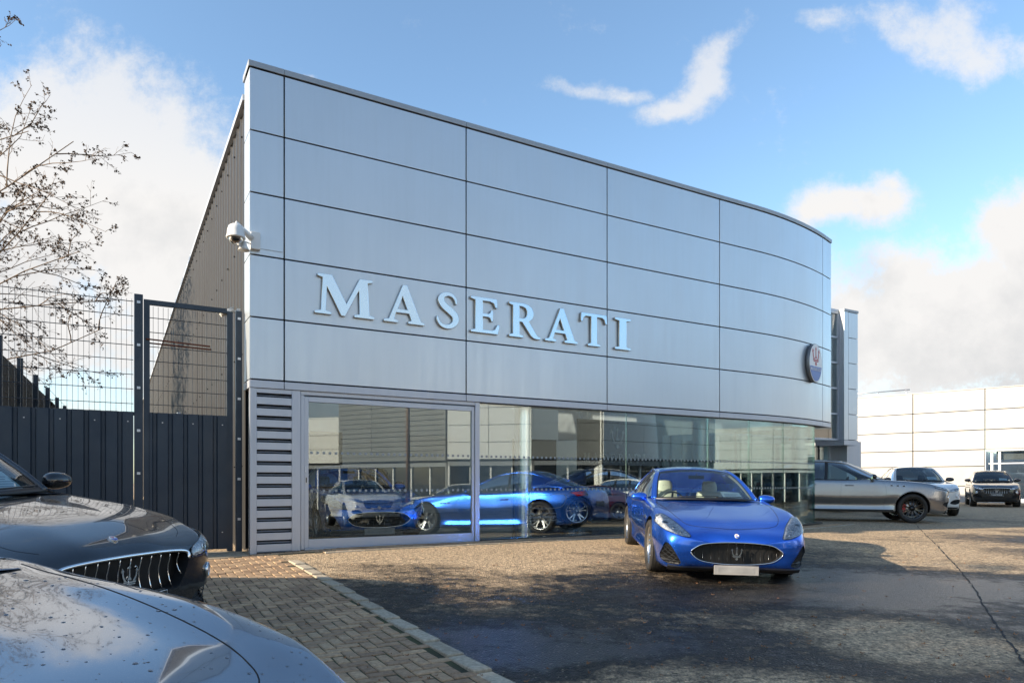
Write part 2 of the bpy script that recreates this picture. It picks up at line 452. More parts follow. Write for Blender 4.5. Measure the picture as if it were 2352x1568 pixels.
def wheel(K, x, y, root, style, right, calm):
    tr, tw = K['tr'], K['tw']; s = 1 if x > 0 else -1
    w = empty('wheel', (x, y, tr)); w.parent = root
    o = tw/2; ri = tr*.745
    prof = [(ri, -o*.75), (ri+.012, -o*.9), (tr-.03, -o), (tr-.008, -o*.86), (tr, -o*.6), (tr, o*.6), (tr-.008, o*.86), (tr-.03, o), (ri+.02, o*.93), (ri, o*.8)]
    t = MB(); t.lathe(prof, 48, 'x', closed=True)
    for k in range(-2, 3):   # tread grooves
        t.lathe([(tr+.0015, k*.045-.004), (tr+.0015, k*.045+.004)], 48, 'x', m=1)
    t.build('tyre', [M['tyre'], M['matte']], w)
    r = MB(); f = s*o*.78
    r.lathe([(ri+.004, f), (ri-.018, f), (ri-.03, f*.72), (ri-.035, -f*.6), (ri+.002, -f*.6)], 48, 'x')
    hubx = f*.62
    r.lathe([(.0, hubx+s*.012), (.028, hubx+s*.012), (.034, hubx), (.075, hubx-s*.01), (.08, hubx-s*.05)], 24, 'x')
    nsp = 5 if style == 'twin' else 10
    for k in range(nsp):
        a0 = 2*math.pi*k/nsp+.3
        subs = ((-.11, -.20), (.11, .20)) if style == 'twin' else ((-.02, -.13), (.02, .13))
        for (da, db) in subs:
            a, b = a0+da, a0+db; pts = []
            wd = .017 if style == 'twin' else .010
            for rr, aa, xx in ((.05, a, hubx-s*.008), (ri*.55, (a+b)/2, hubx+s*.006), (ri-.022, b, f*.9)):
                pts.append((rr, aa, xx))
            vs = []
            for rr, aa, xx in pts:
                c, sn = math.cos(aa), math.sin(aa); tx, tz = -sn, c; ww = wd*(1.15 if rr < .1 else .85)
                for e in (-1, 1):
                    for dx in (0, -s*.03): vs.append((xx+dx-(s*.004 if e else 0), c*rr+tx*ww*e, sn*rr+tz*ww*e))
            for i in (0, 4):
                r.add(vs[i:i+8], [(0, 2, 6, 4), (1, 5, 7, 3), (0, 4, 5, 1), (2, 3, 7, 6), (0, 1, 3, 2), (4, 6, 7, 5)], 0)
    ro = r.build('rim', K['rimm'], w, fix=True)
    d = MB(); d.lathe([(.06, hubx-s*.075), (ri*.74, hubx-s*.075), (ri*.74, hubx-s*.10), (.06, hubx-s*.10)], 40, 'x'); d.build('brake_disc', M['disc'], w)
    c = MB(); cx = hubx-s*.07
    for k in range(6):
        pass
    def cal(u, v): a = -.55+1.1*u+(0 if y < 0 else math.pi); rr = ri*(.56+.32*v); return (cx+s*.022, -math.cos(a)*rr*(1 if True else 1)*-1, math.sin(a)*rr)
    c.grid(cal, 10, 3, 0, False)
    def cal2(u, v): p = cal(u, 1); return (p[0]-s*.07*v, p[1], p[2])
    c.grid(cal2, 10, 1, 0, False)
    c.build('caliper', calm, w, fix=True)
    return w
def rail_pt(pts, s):
    A = np.array(pts, float); i = np.arange(len(A)); return [float(pchip(i, A[:, k], s)) for k in range(3)]
def car(kind, label, paintm, rim, calm, cat, seats=None, dash=None, group=None, plate='', roofm=None, detail=True):
    K = dict(COUPE if kind == 'coupe' else SUV); K['rimm'] = rim; suv = kind != 'coupe'
    root = empty('parked_car'); tag(root, label, cat, group)
    body = body_mesh(K, paintm).build('body', [paintm, M['matte']], root, fix=True)
    S = Surf(body)
    # ---- openings cut into the shell
    c = MB()
    for y in K['wy']:
        for s in (-1, 1):
            n = 40; x0, x1 = s*.60, s*1.3; vs = []
            for x in (x0, x1):
                for k in range(n): a = 2*math.pi*k/n; vs.append((x, y+K['arch']*math.cos(a), K['tr']+.012+K['arch']*math.sin(a)))
            fs = [tuple(range(n)), tuple(range(n, 2*n))[::-1]]+[(k, k+n, (k+1) % n+n, (k+1) % n) for k in range(n)]
            if s < 0: fs = [f[::-1] for f in fs]
            c.add(vs, fs, 0)
    F = lambda u, v, d: (u, d, v)
    if not suv:
        gp = [(-0.545, 0.387), (-0.5, 0.437), (-0.4, 0.487), (-0.2, 0.509), (0, 0.514), (0.2, 0.509), (0.4, 0.487), (0.5, 0.437), (0.545, 0.387), (0.5, 0.327), (0.4, 0.277), (0.2, 0.25), (0, 0.244), (-0.2, 0.25), (-0.4, 0.277), (-0.5, 0.327)]
        side = [(.655, .235), (.76, .215), (.855, .25), (.875, .34), (.85, .45), (.82, .485), (.775, .45), (.70, .33)]
        gd, sd = -2.18, -2.02
    else:
        gp = [(-.52, .76), (-.505, .83), (-.3, .85), (0, .855), (.3, .85), (.505, .83), (.52, .76), (.45, .625), (.36, .585), (0, .575), (-.36, .585), (-.45, .625)]
        side = [(.56, .42), (.70, .39), (.86, .44), (.87, .54), (.72, .55), (.60, .50)]
        gd, sd = -2.30, -2.12
    gpd = poly_dense(gp, 3, True) if not suv else poly_dense(gp, 2, True)
    sdd = poly_dense(side, 3, True)
    c.prism(gpd, F, -3.0, gd); c.prism(sdd, F, -3., sd); c.prism(mirx(sdd), F, -3., sd)
    cut = c.build('cut', [M['matte']], fix=True)
    md = body.modifiers.new('b', 'BOOLEAN'); md.object = cut; md.operation = 'DIFFERENCE'; md.solver = 'EXACT'
    try: md.material_mode = 'TRANSFER'
    except Exception: pass
    bake(body); bpy.data.objects.remove(cut)
    for p in body.data.polygons: p.use_smooth = True
    body.data.set_sharp_from_angle(angle=R(38))
    # ---- cabin: one skin of arcs between the two rails
    rail, belt = K['rail'], K['belt']; NS = len(rail)-1
    b0 = list(zip(*K['bulge'])); c0 = list(zip(*K['crown']))
    def top(s, v):
        x, y, z = rail_pt(rail, s); q = 1-v*v
        return (x*v, y-float(pchip(*b0, s))*q, z+float(pchip(*c0, s))*(q+.25*q*(1-q)))
    def strip(name, s0, s1, v0, v1, m, ns=14, nv=12, off=0):
        b = MB(); b.grid(lambda a, e: Vector(top(s0+(s1-s0)*a, v0+(v1-v0)*e))+Vector((0, 0, off)), ns, nv); return b
    sA, sR = K['sA'], K['sR']
    rf = strip('roof', sA, sR, -1, 1, None, 24, 22)
    for sg in (-1, 1):
        rf.grid(lambda a, e: top(sA*a, sg*(.925+.075*e)), 14, 2)
        rf.grid(lambda a, e: top(sR+(NS-sR)*a, sg*(.80+.20*e)), 14, 4)
        rf.tube([(sg*(rail_pt(rail, s)[0]), rail_pt(rail, s)[1], rail_pt(rail, s)[2]-.004) for s in np.linspace(0, NS, 44)], .022, 8)
        # quarter panel behind the side glass
        def sidef(s, e, sg=sg, off=0):
            a = rail_pt(rail, s); b = rail_pt(belt, s); bl = .035*math.sin(math.pi*e)
            return (sg*(a[0]+(b[0]-a[0])*e+bl+off), a[1]+(b[1]-a[1])*e, a[2]+(b[2]-a[2])*e)
        rf.grid(lambda a, e: sidef(K['dlo1']+(NS-K['dlo1'])*a, e), 10, 8)
        for ps in K['pil']:
            pw = .10
            rfb = MB(); rfb.grid(lambda a, e: sidef(ps+(a-.5)*pw*1.6, e, off=.004), 2, 8)
            rfb.build('door_pillar', M['black'], root)
    rf.grid(lambda a, e: top(NS, -1+2*e) if a == 0 else (top(NS, -1+2*e)[0], top(NS, -1+2*e)[1]+.03, top(NS, -1+2*e)[2]-.05), 1, 16)
    rfo = rf.build('roof', roofm or paintm, root)
    md = rfo.modifiers.new('s', 'SOLIDIFY'); md.thickness = .012; md.offset = -1; bake(rfo)
    ws = strip('w', .03, sA+.02, -.93, .93, None, 18, 20, -.004).build('windscreen', M['carglass'], root)
    fr = MB()   # black frit round the windscreen
    for s0, s1, v0, v1 in ((.03, .16, -.93, .93), (sA-.14, sA+.02, -.93, .93), (.03, sA, -.93, -.90), (.03, sA, .90, .93)):
        fr.grid(lambda a, e: Vector(top(s0+(s1-s0)*a, v0+(v1-v0)*e))+Vector((0, -.002, -.0015)), 12, 14)
    fr.build('screen_border', M['black'], ws)
    strip('w', sR, NS-.1, -.81, .81, None, 14, 16, -.004).build('rear_window', M['darkglass'] if suv else M['carglass'], root)
    for sg in (-1, 1):
        def sidef(s, e, off=0):
            a = rail_pt(rail, s); b = rail_pt(belt, s); bl = .035*math.sin(math.pi*e)
            return (sg*(a[0]+(b[0]-a[0])*e+bl+off), a[1]+(b[1]-a[1])*e, a[2]+(b[2]-a[2])*e)
        cuts = [K['dlo0']]+K['pil']+[K['dlo1']]
        for i in range(len(cuts)-1):
            b = MB(); b.grid(lambda a, e: sidef(cuts[i]+(cuts[i+1]-cuts[i])*a, .04+.94*e, off=-.006), 16, 8)
            b.build('side_window', M['darkglass'] if (suv and i > 0) else M['carglass'], root)
        tr = MB(); tr.tube([sidef(s, 1, off=.006) for s in np.linspace(0, K['dlo1'], 30)], .009, 6)
        tr.tube([sidef(s, .03, off=.004) for s in np.linspace(0, K['dlo1'], 36)], .006, 6)
        tr.tube([sidef(K['dlo1'], e, off=.004) for e in np.linspace(.03, 1, 10)], .006, 6)
        tr.build('window_trim', M['black'], root)
    # cowl and dashboard close the front of the cabin
    t0 = K['tub'][0]; zc = rail[0][2]; W0 = rail[0][0]
    seam = MB(); seam.tube([Vector(top(.0, v))+Vector((0, -.004, -.006)) for v in np.linspace(-1, 1, 30)], .014, 6)
    seam.build('cowl', M['black'], root)
    seats = seats or M['darktrim']; dash = dash or M['darktrim']
    d = MB()
    for i in range(1):
        d.grid(lambda a, e: (-W0*.98+2*W0*.98*e, t0-.25+.62*a, zc-.015-.02*a+.02*math.sin(math.pi*e)-(.18*max(0, a-.8)/.2 if a > .8 else 0)), 14, 12)
    d.grid(lambda a, e: (-W0*.98+2*W0*.98*e, t0+.37+.02*a, zc-.215+.02*math.sin(math.pi*e)-.3*a), 2, 12)
    d.build('dashboard', dash, root)
    sx = .37; sy, sz = K['seaty'], K['seatz']
    for s in (-1, 1):
        st = empty('front_seat', (s*sx, sy, 0)); st.parent = root
        b = MB(); b.grid(lambda a, e: ((e-.5)*.50*(1-.25*a*a), .30+.20*a-.05*(1-abs(2*e-1)**2), sz+.15+.52*a), 8, 8)
        b.grid(lambda a, e: ((e-.5)*.50*(1-.25*a*a), .42+.19*a, sz+.15+.52*a), 8, 8, flip=True)
        b.grid(lambda a, e: (((1 if e > .5 else -1)*(.25-.0)*(1-.25*a*a)), .30+.20*a+.12*(e if e <= .5 else 1-e)*2, sz+.15+.52*a), 8, 3)
        b.grid(lambda a, e: ((e-.5)*.375, .445+.07*math.sin(a*math.pi)*0+.11*a, sz+.67+.025*math.sin(a*math.pi)), 3, 6)
        b.grid(lambda a, e: ((e-.5)*.50, -.22+.55*a, sz+.17+.04*abs(2*e-1)**2), 6, 8)
        b.build('backrest', seats, st)
        hr = MB()
        hr.grid(lambda a, e: (math.cos(e*2*math.pi)*.125*(1-.25*abs(2*a-1)**3), .50+math.sin(e*2*math.pi)*.05+.05*a, sz+.63+.22*a), 8, 18)
        hr.grid(lambda a, e: (math.cos(e*2*math.pi)*.094*(1-a), .55+math.sin(e*2*math.pi)*.05*(1-a), sz+.85+.01*a), 3, 18)
        hr.build('headrest', seats, st)
        e_ = MB(); trident(e_, lambda u, v, dd: (u, .448-.0*v+.05*.5-dd+.018, sz+.71+v), .085, .006); e_.build('emblem', M['darktrim'], st)
    rb = MB(); rb.grid(lambda a, e: ((e-.5)*1.2, sy+1.02+.14*a, sz+.10+.50*a), 4, 10); rb.grid(lambda a, e: ((e-.5)*1.2, sy+.62+.4*a, sz+.12), 2, 10)
    rb.build('rear_seat', seats, root)
    dc = MB()
    for s in (-1, 1):
        dc.grid(lambda a, e: (s*(rail_pt(belt, .6+4.2*a)[0]-.09-.02*e), rail_pt(belt, .6+4.2*a)[1], rail_pt(belt, .6+4.2*a)[2]-.01-.40*e), 12, 2)
        dc.tube([(s*(rail_pt(rail, q)[0]-.03), rail_pt(rail, q)[1]+.03, rail_pt(rail, q)[2]-.035) for q in np.linspace(.2, 3, 14)], .02, 6)
    dc.grid(lambda a, e: Vector(top(sA+.1+(sR-sA-.15)*a, -.93+1.86*e))-Vector((0, 0, .045)), 6, 10)
    dc.build('door_lining', seats, root)
    sw = empty('steering_wheel', (-sx, sy-.23, zc-.10)); sw.parent = root; sw.rotation_euler = (R(-68), 0, 0)
    b = MB(); b.lathe([(.185+.013*math.cos(a), .013*math.sin(a)) for a in np.linspace(0, 2*math.pi, 9)], 36, 'z')
    b.box(-.17, .17, -.015, .015, -.01, .01); b.box(-.015, .015, -.17, 0, -.01, .01); b.lathe([(0, .02), (.05, .015), (.06, -.02)], 20, 'z')
    b.build('wheel_rim', M['black'], sw)
    rm = MB(); q = top(sA-.55, 0); rm.lathe([(0, 0), (.001, 0)], 3, 'z')
    rm.box(-.12, .12, q[1]+.06, q[1]+.085, q[2]-.10, q[2]-.045); rm.tube([(0, q[1]+.05, q[2]-.01), (0, q[1]+.07, q[2]-.05)], .01, 6)
    rm.build('rear_view_mirror', M['black'], root)
    # ---- wheels
    for y in K['wy']:
        for s in (-1, 1): wheel(K, s*K['wx'], y, root, 'twin' if not suv else 'multi', s < 0, calm)
    # ---- front
    gr = empty('grille', (0, gd, 0)); gr.parent = root
    b = MB(); nb = 11 if not suv else 12
    zs_ = [p[1] for p in gpd]; gx = max(p[0] for p in gpd)
    def span(x):
        zz = []
        n = len(gpd)
        for i in range(n):
            (x0, z0), (x1, z1) = gpd[i], gpd[(i+1) % n]
            if (x0-x)*(x1-x) <= 0 and x0 != x1: zz.append(z0+(z1-z0)*(x-x0)/(x1-x0))
        return min(zz), max(zz)
    for k in range(nb):
        x = -gx*.9+2*gx*.9*k/(nb-1)
        lo, hi = span(x); yb = S.at(x, (lo+hi)/2, 'f').y-gd
        pts = [(x, S.at(x, lo+(hi-lo)*t, 'f').y-gd+.030+.045*math.sin(math.pi*t), lo+(hi-lo)*t) for t in (.01, .2, .4, .6, .8, .99)]
        b.tube(pts, .003 if not suv else .005, 6)
    b.build('bar', M['chrome'] if suv else M['darkchrome'], gr)
    b = MB(); b.grid(lambda a, e: (-gx+2*gx*e, S.at((-gx+2*gx*e)*.98, .45 if not suv else .75, 'f').y-gd+.10, span(max(-gx*.985, min(gx*.985, -gx+2*gx*e)))[0]*(1-a)+span(max(-gx*.985, min(gx*.985, -gx+2*gx*e)))[1]*a), 8, 24)
    b.build('mesh', M['meshgrille'], gr)
    b = MB()
    if suv: S.line(b, [(-.52, .78), (-.505, .83), (-.3, .85), (0, .855), (.3, .85), (.505, .83), (.52, .78)], 'f', .013, .001, dens=6)
    else: S.line(b, gpd, 'f', .007, .001, True, dens=1)
    b.build('grille_surround', M['chrome'], gr, loc=(0, -gd, 0))
    b = MB(); th = .165 if not suv else .17; zc_ = .30 if not suv else .635
    yy = S.at(0, zc_+th*.5, 'f').y-gd
    trident(b, lambda u, v, dd: (u, yy+.03-dd, zc_+v), th, .016); b.build('emblem', M['chrome'], gr)
    if not suv:
        lamp = [(.545, .570), (.60, .560), (.70, .585), (.82, .625), (.89, .68), (.915, .745), (.905, .795), (.86, .805), (.78, .775), (.68, .705), (.60, .630)]
        pr = [(.81, .705, .040), (.72, .650, .026), (.65, .605, .018)]
        badge = (0, .585)
    else:
        lamp = [(.555, .79), (.68, .80), (.80, .835), (.88, .885), (.905, .93), (.84, .92), (.70, .88), (.565, .84)]
        pr = [(.70, .84, .022), (.79, .868, .022)]
        badge = (0, .935)
    for s in (-1, 1):
        hl = empty('headlight'); hl.parent = root; ax = 'f'; S.ylim = -1.80 if not suv else -1.95
        pl = poly_dense(lamp, 2, True)
        if s < 0: pl = mirx(pl)
        S.patch(pl, ax, .004, .02, 'lamp_bowl', M['lampbowl'], hl)
        S.patch(pl, ax, .020, .02, 'lens', M['lens'], hl)
        b = MB(); S.line(b, pl, ax, .0032, .010, True, dens=1); b.build('lamp_seal', M['black'], hl)
        b = MB()
        for (x, z, r) in pr:
            p = S.at(s*x, z, ax, .006); nn = (S.at(s*x, z, ax, .02)-p).normalized()
            Mt = nn.to_track_quat('Z', 'Y').to_matrix()
            for prof, mi in (([(r, -.002), (r*1.15, .004), (r, .009), (r*.8, .004)], 0), ([(r*.75, .002), (r*.55, .010), (0, .014)], 1)):
                q0 = len(b.v); b.lathe(prof, 20, 'z', m=mi)
                for i in range(q0, len(b.v)): b.v[i] = tuple(Mt @ Vector(b.v[i])+p)
        b.build('projector', [M['chrome'], M['black']], hl)
        S.ylim = None
        # intakes
        it = empty('air_intake'); it.parent = root
        b = MB(); sp = sdd if s > 0 else mirx(sdd)
        yb = S.at(s*(.76), .36 if not suv else .47, 'f').y
        from mathutils.geometry import tessellate_polygon
        b.prism([(u, v) for u, v in sp], lambda u, v, dd: (u, S.at(u*.995, v, 'f').y+.035+dd, v), 0, .004)
        b.build('intake_mesh', M['meshgrille'], it, fix=True)
        b = MB()
        us = [p[0] for p in sp]; vs_ = [p[1] for p in sp]
        for k in range(9):
            v = min(vs_)+(max(vs_)-min(vs_))*(k+.5)/9
            xs = []
            for i in range(len(sp)):
                (x0, z0), (x1, z1) = sp[i], sp[(i+1) % len(sp)]
                if (z0-v)*(z1-v) < 0: xs.append(x0+(x1-x0)*(v-z0)/(z1-z0))
            if len(xs) >= 2:
                x0, x1 = min(xs), max(xs)
                b.tube([(x0+(x1-x0)*t, S.at((x0+(x1-x0)*t)*.995, v, 'f').y+.028, v+.012*math.sin(t*math.pi*5+k*math.pi)) for t in np.linspace(0, 1, 13)], .0028, 4)
        b.build('intake_slat', M['darktrim'], it)
        if suv:
            p = S.at(s*.765, .66, 'f', .002); n_ = (S.at(s*.765, .66, 'f', .02)-p).normalized(); Mt = n_.to_track_quat('Z', 'Y').to_matrix()
            b = MB()
            for prof, mi in (([(.052, -.01), (.058, .006), (.05, .012), (.045, .004)], 0), ([(.046, .004), (.02, .012), (0, .014)], 1)):
                q0 = len(b.v); b.lathe(prof, 24, 'z', m=mi)
                for i in range(q0, len(b.v)): b.v[i] = tuple(Mt @ Vector(b.v[i])+p)
            b.build('fog_lamp', [M['chrome'], M['lampbowl']], root)
        # mirrors
        mx, my, mz = K['mirror']; mx *= s
        mr = empty('wing_mirror', (mx, my, mz)); mr.parent = root
        b = MB(); k_ = 1.0 if not suv else 1.1
        def mf(a, e):
            th_ = math.pi*a; ph = 2*math.pi*e
            X = .118*math.cos(th_); rr = math.sin(th_)**.7
            return (X*k_+s*.01, (.075*rr*math.cos(ph)+(-.015))*k_*(1 if math.cos(ph) < 0 else .35), .066*rr*math.sin(ph)*k_*(1-.12*s*X/.118))
        b.grid(mf, 14, 20); b.build('mirror_shell', M['glossblack'] if suv else paintm, mr, fix=True)
        b = MB(); b.tube([(-s*.16*k_, .02, -.055), (-s*.09*k_, .0, -.05), (-s*.03, 0, -.03)], [.02, .016, .02], 8); b.build('mirror_arm', M['black'], mr)
        b = MB(); b.grid(lambda a, e: ((e-.5)*.19*k_+s*.01, .024*k_, (a-.5)*.105*k_), 1, 1); b.build('mirror_glass', M['chrome'], mr)
    bax = 't' if suv else 'f'; bpv = -2.30 if suv else badge[1]
    bp = S.at(0, bpv, bax, .004); bn = (S.at(0, bpv, bax, .03)-bp).normalized(); Mt = bn.to_track_quat('Z', 'Y').to_matrix()
    b = MB()
    for sc, h, mi in ((1., .0, 0), (.84, .004, 1), (.80, .0055, 2)):
        q0 = len(b.v); n = 28; vs = [(.030*sc*math.cos(2*math.pi*k/n), .038*sc*math.sin(2*math.pi*k/n)) for k in range(n)]
        if mi == 2: vs = [p for p in vs if p[1] < -.004]
        b.prism(vs, lambda u, v, d_: (u, v, d_), -.01, h+.003, mi)
        for i in range(q0, len(b.v)): b.v[i] = tuple(Mt @ Vector(b.v[i])+bp)
    q0 = len(b.v); trident(b, lambda u, v, d_: (u, v-.002, .008+d_), .028, .001, 3)
    for i in range(q0, len(b.v)): b.v[i] = tuple(Mt @ Vector(b.v[i])+bp)
    b.build('bonnet_badge', [M['chrome'], M['white'], M['blue_enamel'], M['red_enamel']], root)
    # lower lip
    b = MB(); zl = .135 if not suv else .24
    b.grid(lambda a, e: ((-.80+1.60*e), S.at((-.80+1.60*e)*.98, zl+.09, 'f').y+.004+.10*a, zl+.055-.05*min(1, a*2)), 4, 26)
    b.grid(lambda a, e: ((-.80+1.60*e), S.at((-.80+1.60*e)*.98, zl+.09, 'f').y+.004+.03*a, zl+.055+.03*a), 1, 26)
    b.build('front_splitter', M['black'], root)
    # plates
    pz = (.122, .234) if not suv else (.50, .61)
    yp = min(S.at(0, pz[1], 'f').y, S.at(0, (pz[0]+pz[1])/2, 'f').y)-.03
    np_ = MB(); np_.box(-.265, .265, yp-.006, yp+.012, pz[0], pz[1], 0)
    npo = np_.build('number_plate', [M['plate'] if plate != 'blur' else M['plateshade']], root); bevel(npo, .004, 2)
    if plate == 'blur':
        b = MB(); b.box(-.215, .215, yp-.0085, yp-.0065, pz[0]+.022, pz[1]-.022); b.build('plate_smear', varied(mat('plate_smear', (.3, .3, .3), .5), (.20, .20, .20), (.30, .30, .30), 6), npo)
    elif plate: text(plate if plate != 'dealer' else 'Graypaul Edinburgh', .085 if plate != 'dealer' else .05, M['ink' if plate != 'dealer' else 'white'] if plate == 'dealer' else M['black'], npo, (0, yp-.008, (pz[0]+pz[1])/2), (R(90), 0, 0), 'plate_lettering', bold=.002)
    # rear: lamps, plate, exhausts
    for s in (-1, 1):
        tl = [(.60, .80), (.84, .78), (.86, .86), (.66, .89)] if suv is False else [(.50, .98), (.82, .94), (.86, 1.02), (.54, 1.05)]
        S.patch(tl if s > 0 else mirx(tl), 'r', .004, .04, 'tail_light', M['redlens'], root)
        b = MB(); b.lathe([(.045, 2.40), (.05, 2.50), (.042, 2.505), (.038, 2.42)], 20, 'y', (s*.5, 0, .25 if not suv else .33)); b.build('exhaust', M['chrome'], root)
    b = MB(); yr = S.at(0, .62 if not suv else .86, 'r').y
    b.box(-.26, .26, yr-.01, yr+.01, .56 if not suv else .80, .67 if not suv else .91); b.build('rear_plate', M['plate'], root)
    # ---- shut lines, handles, vents
    def ln(p, ax, **k):
        b = MB(); S.line(b, p, ax, .0022 if suv else .0032, -.0006, **k); b.build('shut_line', M['matte'], root)
    if not suv:
        ln([(-.80, -.58), (-.76, -1.0), (-.70, -1.5), (-.62, -1.92), (-.48, -2.10), (0, -2.19), (.48, -2.10), (.62, -1.92), (.70, -1.5), (.76, -1.0), (.80, -.58)], 't', dens=8)
        dl = [[(-.50, .88), (-.62, .75), (-.68, .55), (-.66, .35), (-.60, .22)], [(.72, .90), (.80, .75), (.80, .55), (.70, .35), (.60, .22)]]
        hnd = [(.62, .74)]; vents = [(-.86, .70), (-.95, .695), (-1.04, .69)]; vr = .016
        cr = [[(-.18, -.70), (-.22, -1.2), (-.22, -1.8), (-.17, -2.2)], [(.18, -.70), (.22, -1.2), (.22, -1.8), (.17, -2.2)]]
    else:
        ln([(-.80, -.75), (-.79, -1.3), (-.74, -1.9), (-.66, -2.2), (-.54, -2.32)], 't', dens=8)
        ln([(.80, -.75), (.79, -1.3), (.74, -1.9), (.66, -2.2), (.54, -2.32)], 't', dens=8)
        dl = [[(-.74, 1.08), (-.83, .95), (-.84, .7), (-.80, .4), (-.80, .26)], [(.28, 1.10), (.30, .8), (.31, .5), (.30, .26)], [(1.25, 1.10), (1.24, .95), (1.12, .75), (1.02, .5), (1.0, .3)]]
        hnd = [(.08, .965), (1.05, .985)]; vents = [(-.98, .97), (-1.13, .965), (-1.28, .955)]; vr = .022
        cr = [[(-.26, -.80), (-.30, -1.4), (-.30, -1.9), (-.25, -2.3)], [(.26, -.80), (.30, -1.4), (.30, -1.9), (.25, -2.3)]]
    for ax in ('l', 'R'):
        for d_ in dl: ln(d_, ax, dens=6)
    for ax, s in (('l', 1), ('R', -1)):
        for (y, z) in hnd:
            h = MB(); p0 = S.at(y, z, ax, .018)
            h.tube([S.at(y-.11, z, ax, -.01), S.at(y-.10, z, ax, .014), S.at(y, z+.006, ax, .022), S.at(y+.10, z, ax, .014), S.at(y+.11, z, ax, -.01)], [.008, .013, .014, .013, .008], 8)
            h.build('door_handle', paintm, root)
        v = MB()
        for (y, z) in vents:
            P = [S.at(y+.036*math.cos(a), z+vr*math.sin(a), ax, .0015) for a in np.linspace(0, 2*math.pi, 15)]
            v.tube(P, .0045, 6, 0)
            v.tube([S.at(y-.028, z, ax, .001), S.at(y+.028, z, ax, .001)], vr*.55, 6, 1)
        v.build('side_vent', [M['chrome'], M['matte']], root)
        if suv:
            # wheel arch moulding line and lower sill trim
            for y in K['wy']:
                v = MB(); P = []
                for a in np.linspace(R(-8), R(188), 36):
                    z = K['tr']+.012+(K['arch']+.012)*math.sin(a)
                    P.append(S.at(y+(K['arch']+.012)*math.cos(a), max(.25, z), ax, .002))
                v.tube(P, .007, 6); v.build('arch_lip', paintm, root)
        v = MB(); zz = .20 if not suv else .32
        v.tube([S.at(y, zz, ax, .004) for y in np.linspace(K['wy'][0]+K['arch']+.05, K['wy'][1]-K['arch']-.05, 14)], .012 if not suv else .02, 6)
        v.build('sill_trim', M['black'] if suv else paintm, root)
    # wipers
    w = MB()
    for (v0, v1, s0) in ((.15, .85, .10), (-.55, .20, .12)):
        w.tube([Vector(top(s0+.08*t, v0+(v1-v0)*t))+Vector((0, -.012, .012)) for t in np.linspace(0, 1, 10)], .007, 6)
    w.build('wiper', M['black'], root)
    pp = MB()   # price sheet behind the windscreen, passenger side
    pp.grid(lambda a, e: Vector(top(.35+.75*a, .35+.42*e))+Vector((0, .05, -.045)), 3, 3, 0, False)
    po = pp.build('price_sheet', M['paper'], root)
    pk = MB()
    for i in range(5):
        pk.grid(lambda a, e: Vector(top(.45+.10*i+.03*a, .40+(.25+.05*(i % 3))*e))+Vector((0, .049, -.043)), 1, 3, 0, False)
    pk.build('sheet_print', M['ink'], po)
    root['kindtype'] = kind
    return root, S
_tx = {}
def text(body, size, m, parent, loc, rot, name, bold=0., ext=.001, align='CENTER'):
    cu = bpy.data.curves.new(name, 'FONT'); cu.body = body; cu.size = size; cu.align_x = align; cu.align_y = 'CENTER'; cu.extrude = ext; cu.offset = bold
    o = bpy.data.objects.new(name, cu); COL.objects.link(o)
    dg = bpy.context.evaluated_depsgraph_get(); dg.update()
    me = bpy.data.meshes.new_from_object(o.evaluated_get(dg)); bpy.data.objects.remove(o); me.materials.clear(); me.materials.append(m)
    o = bpy.data.objects.new(name, me); COL.objects.link(o); o.parent = parent; o.location = loc; o.rotation_euler = rot
    return o
def place(root, x, y, heading, flat=False, z=None, pitch=0.):
    """heading: world angle in degrees the nose points to"""
    a = R(heading+90); e = .4
    if flat: root.location = (x, y, z or 0); root.rotation_euler = (0, 0, a); return
    zz = g(x, y)
    gx, gy = (g(x+e, y)-g(x-e, y))/(2*e), (g(x, y+e)-g(x, y-e))/(2*e)
    up = Vector((-gx, -gy, 1)).normalized(); fx = Vector((math.cos(a), math.sin(a), 0)); fy = up.cross(fx).normalized(); fx = fy.cross(up)
    Mx = Matrix((fx, fy, up)).transposed()
    Mx = Mx @ Matrix.Rotation(R(pitch), 3, 'X')
    root.rotation_euler = Mx.to_euler(); root.location = (x, y, zz)
# ================================================================== surfaces of the place
def facade_metal(name, c, rough=.32, metal=.75):
    m = mat(name, c, rough, metal); b = m.node_tree.nodes['Principled BSDF']; v = objco(m)
    n = noise(m, .8, 4, .5, v)
    lk(m, ramp(m, n, [(.3, tuple(x*.98 for x in c)), (.7, tuple(min(1, x*1.02) for x in c))]), b.inputs['Base Color'])
    mp = nd(m, 'ShaderNodeMapping'); mp.inputs['Scale'].default_value = (6, 6, .35); lk(m, v, mp.inputs[0])
    stv = ramp(m, noise(m, 2.2, 7, .65, mp.outputs[0]), [(.28, (.975, .975, .97)), (.55, (1, 1, 1))])
    bc = b.inputs['Base Color'].links[0].from_socket; mxs = nd(m, 'ShaderNodeMix', data_type='RGBA', blend_type='MULTIPLY'); mxs.inputs[0].default_value = 1; lk(m, bc, mxs.inputs[6]); lk(m, stv, mxs.inputs[7]); lk(m, mxs.outputs[2], b.inputs['Base Color'])
    lk(m, ramp(m, noise(m, 1.5, 5, .6, mp.outputs[0]), [(.3, (rough*.9,)*3), (.75, (rough*1.2,)*3)]), b.inputs['Roughness'])
    bp = nd(m, 'ShaderNodeBump'); bp.inputs['Strength'].default_value = .06; bp.inputs['Distance'].default_value = .02
    lk(m, noise(m, .9, 2, .4, v), bp.inputs['Height']); lk(m, bp.outputs[0], b.inputs['Normal'])
    return m
M['clad'] = facade_metal('silver_cladding', (.58, .64, .69), .34, .65)
M['alu'] = facade_metal('brushed_aluminium', (.50, .53, .58), .42, .5)
M['coping'] = facade_metal('coping_metal', (.36, .38, .40), .45, .5)
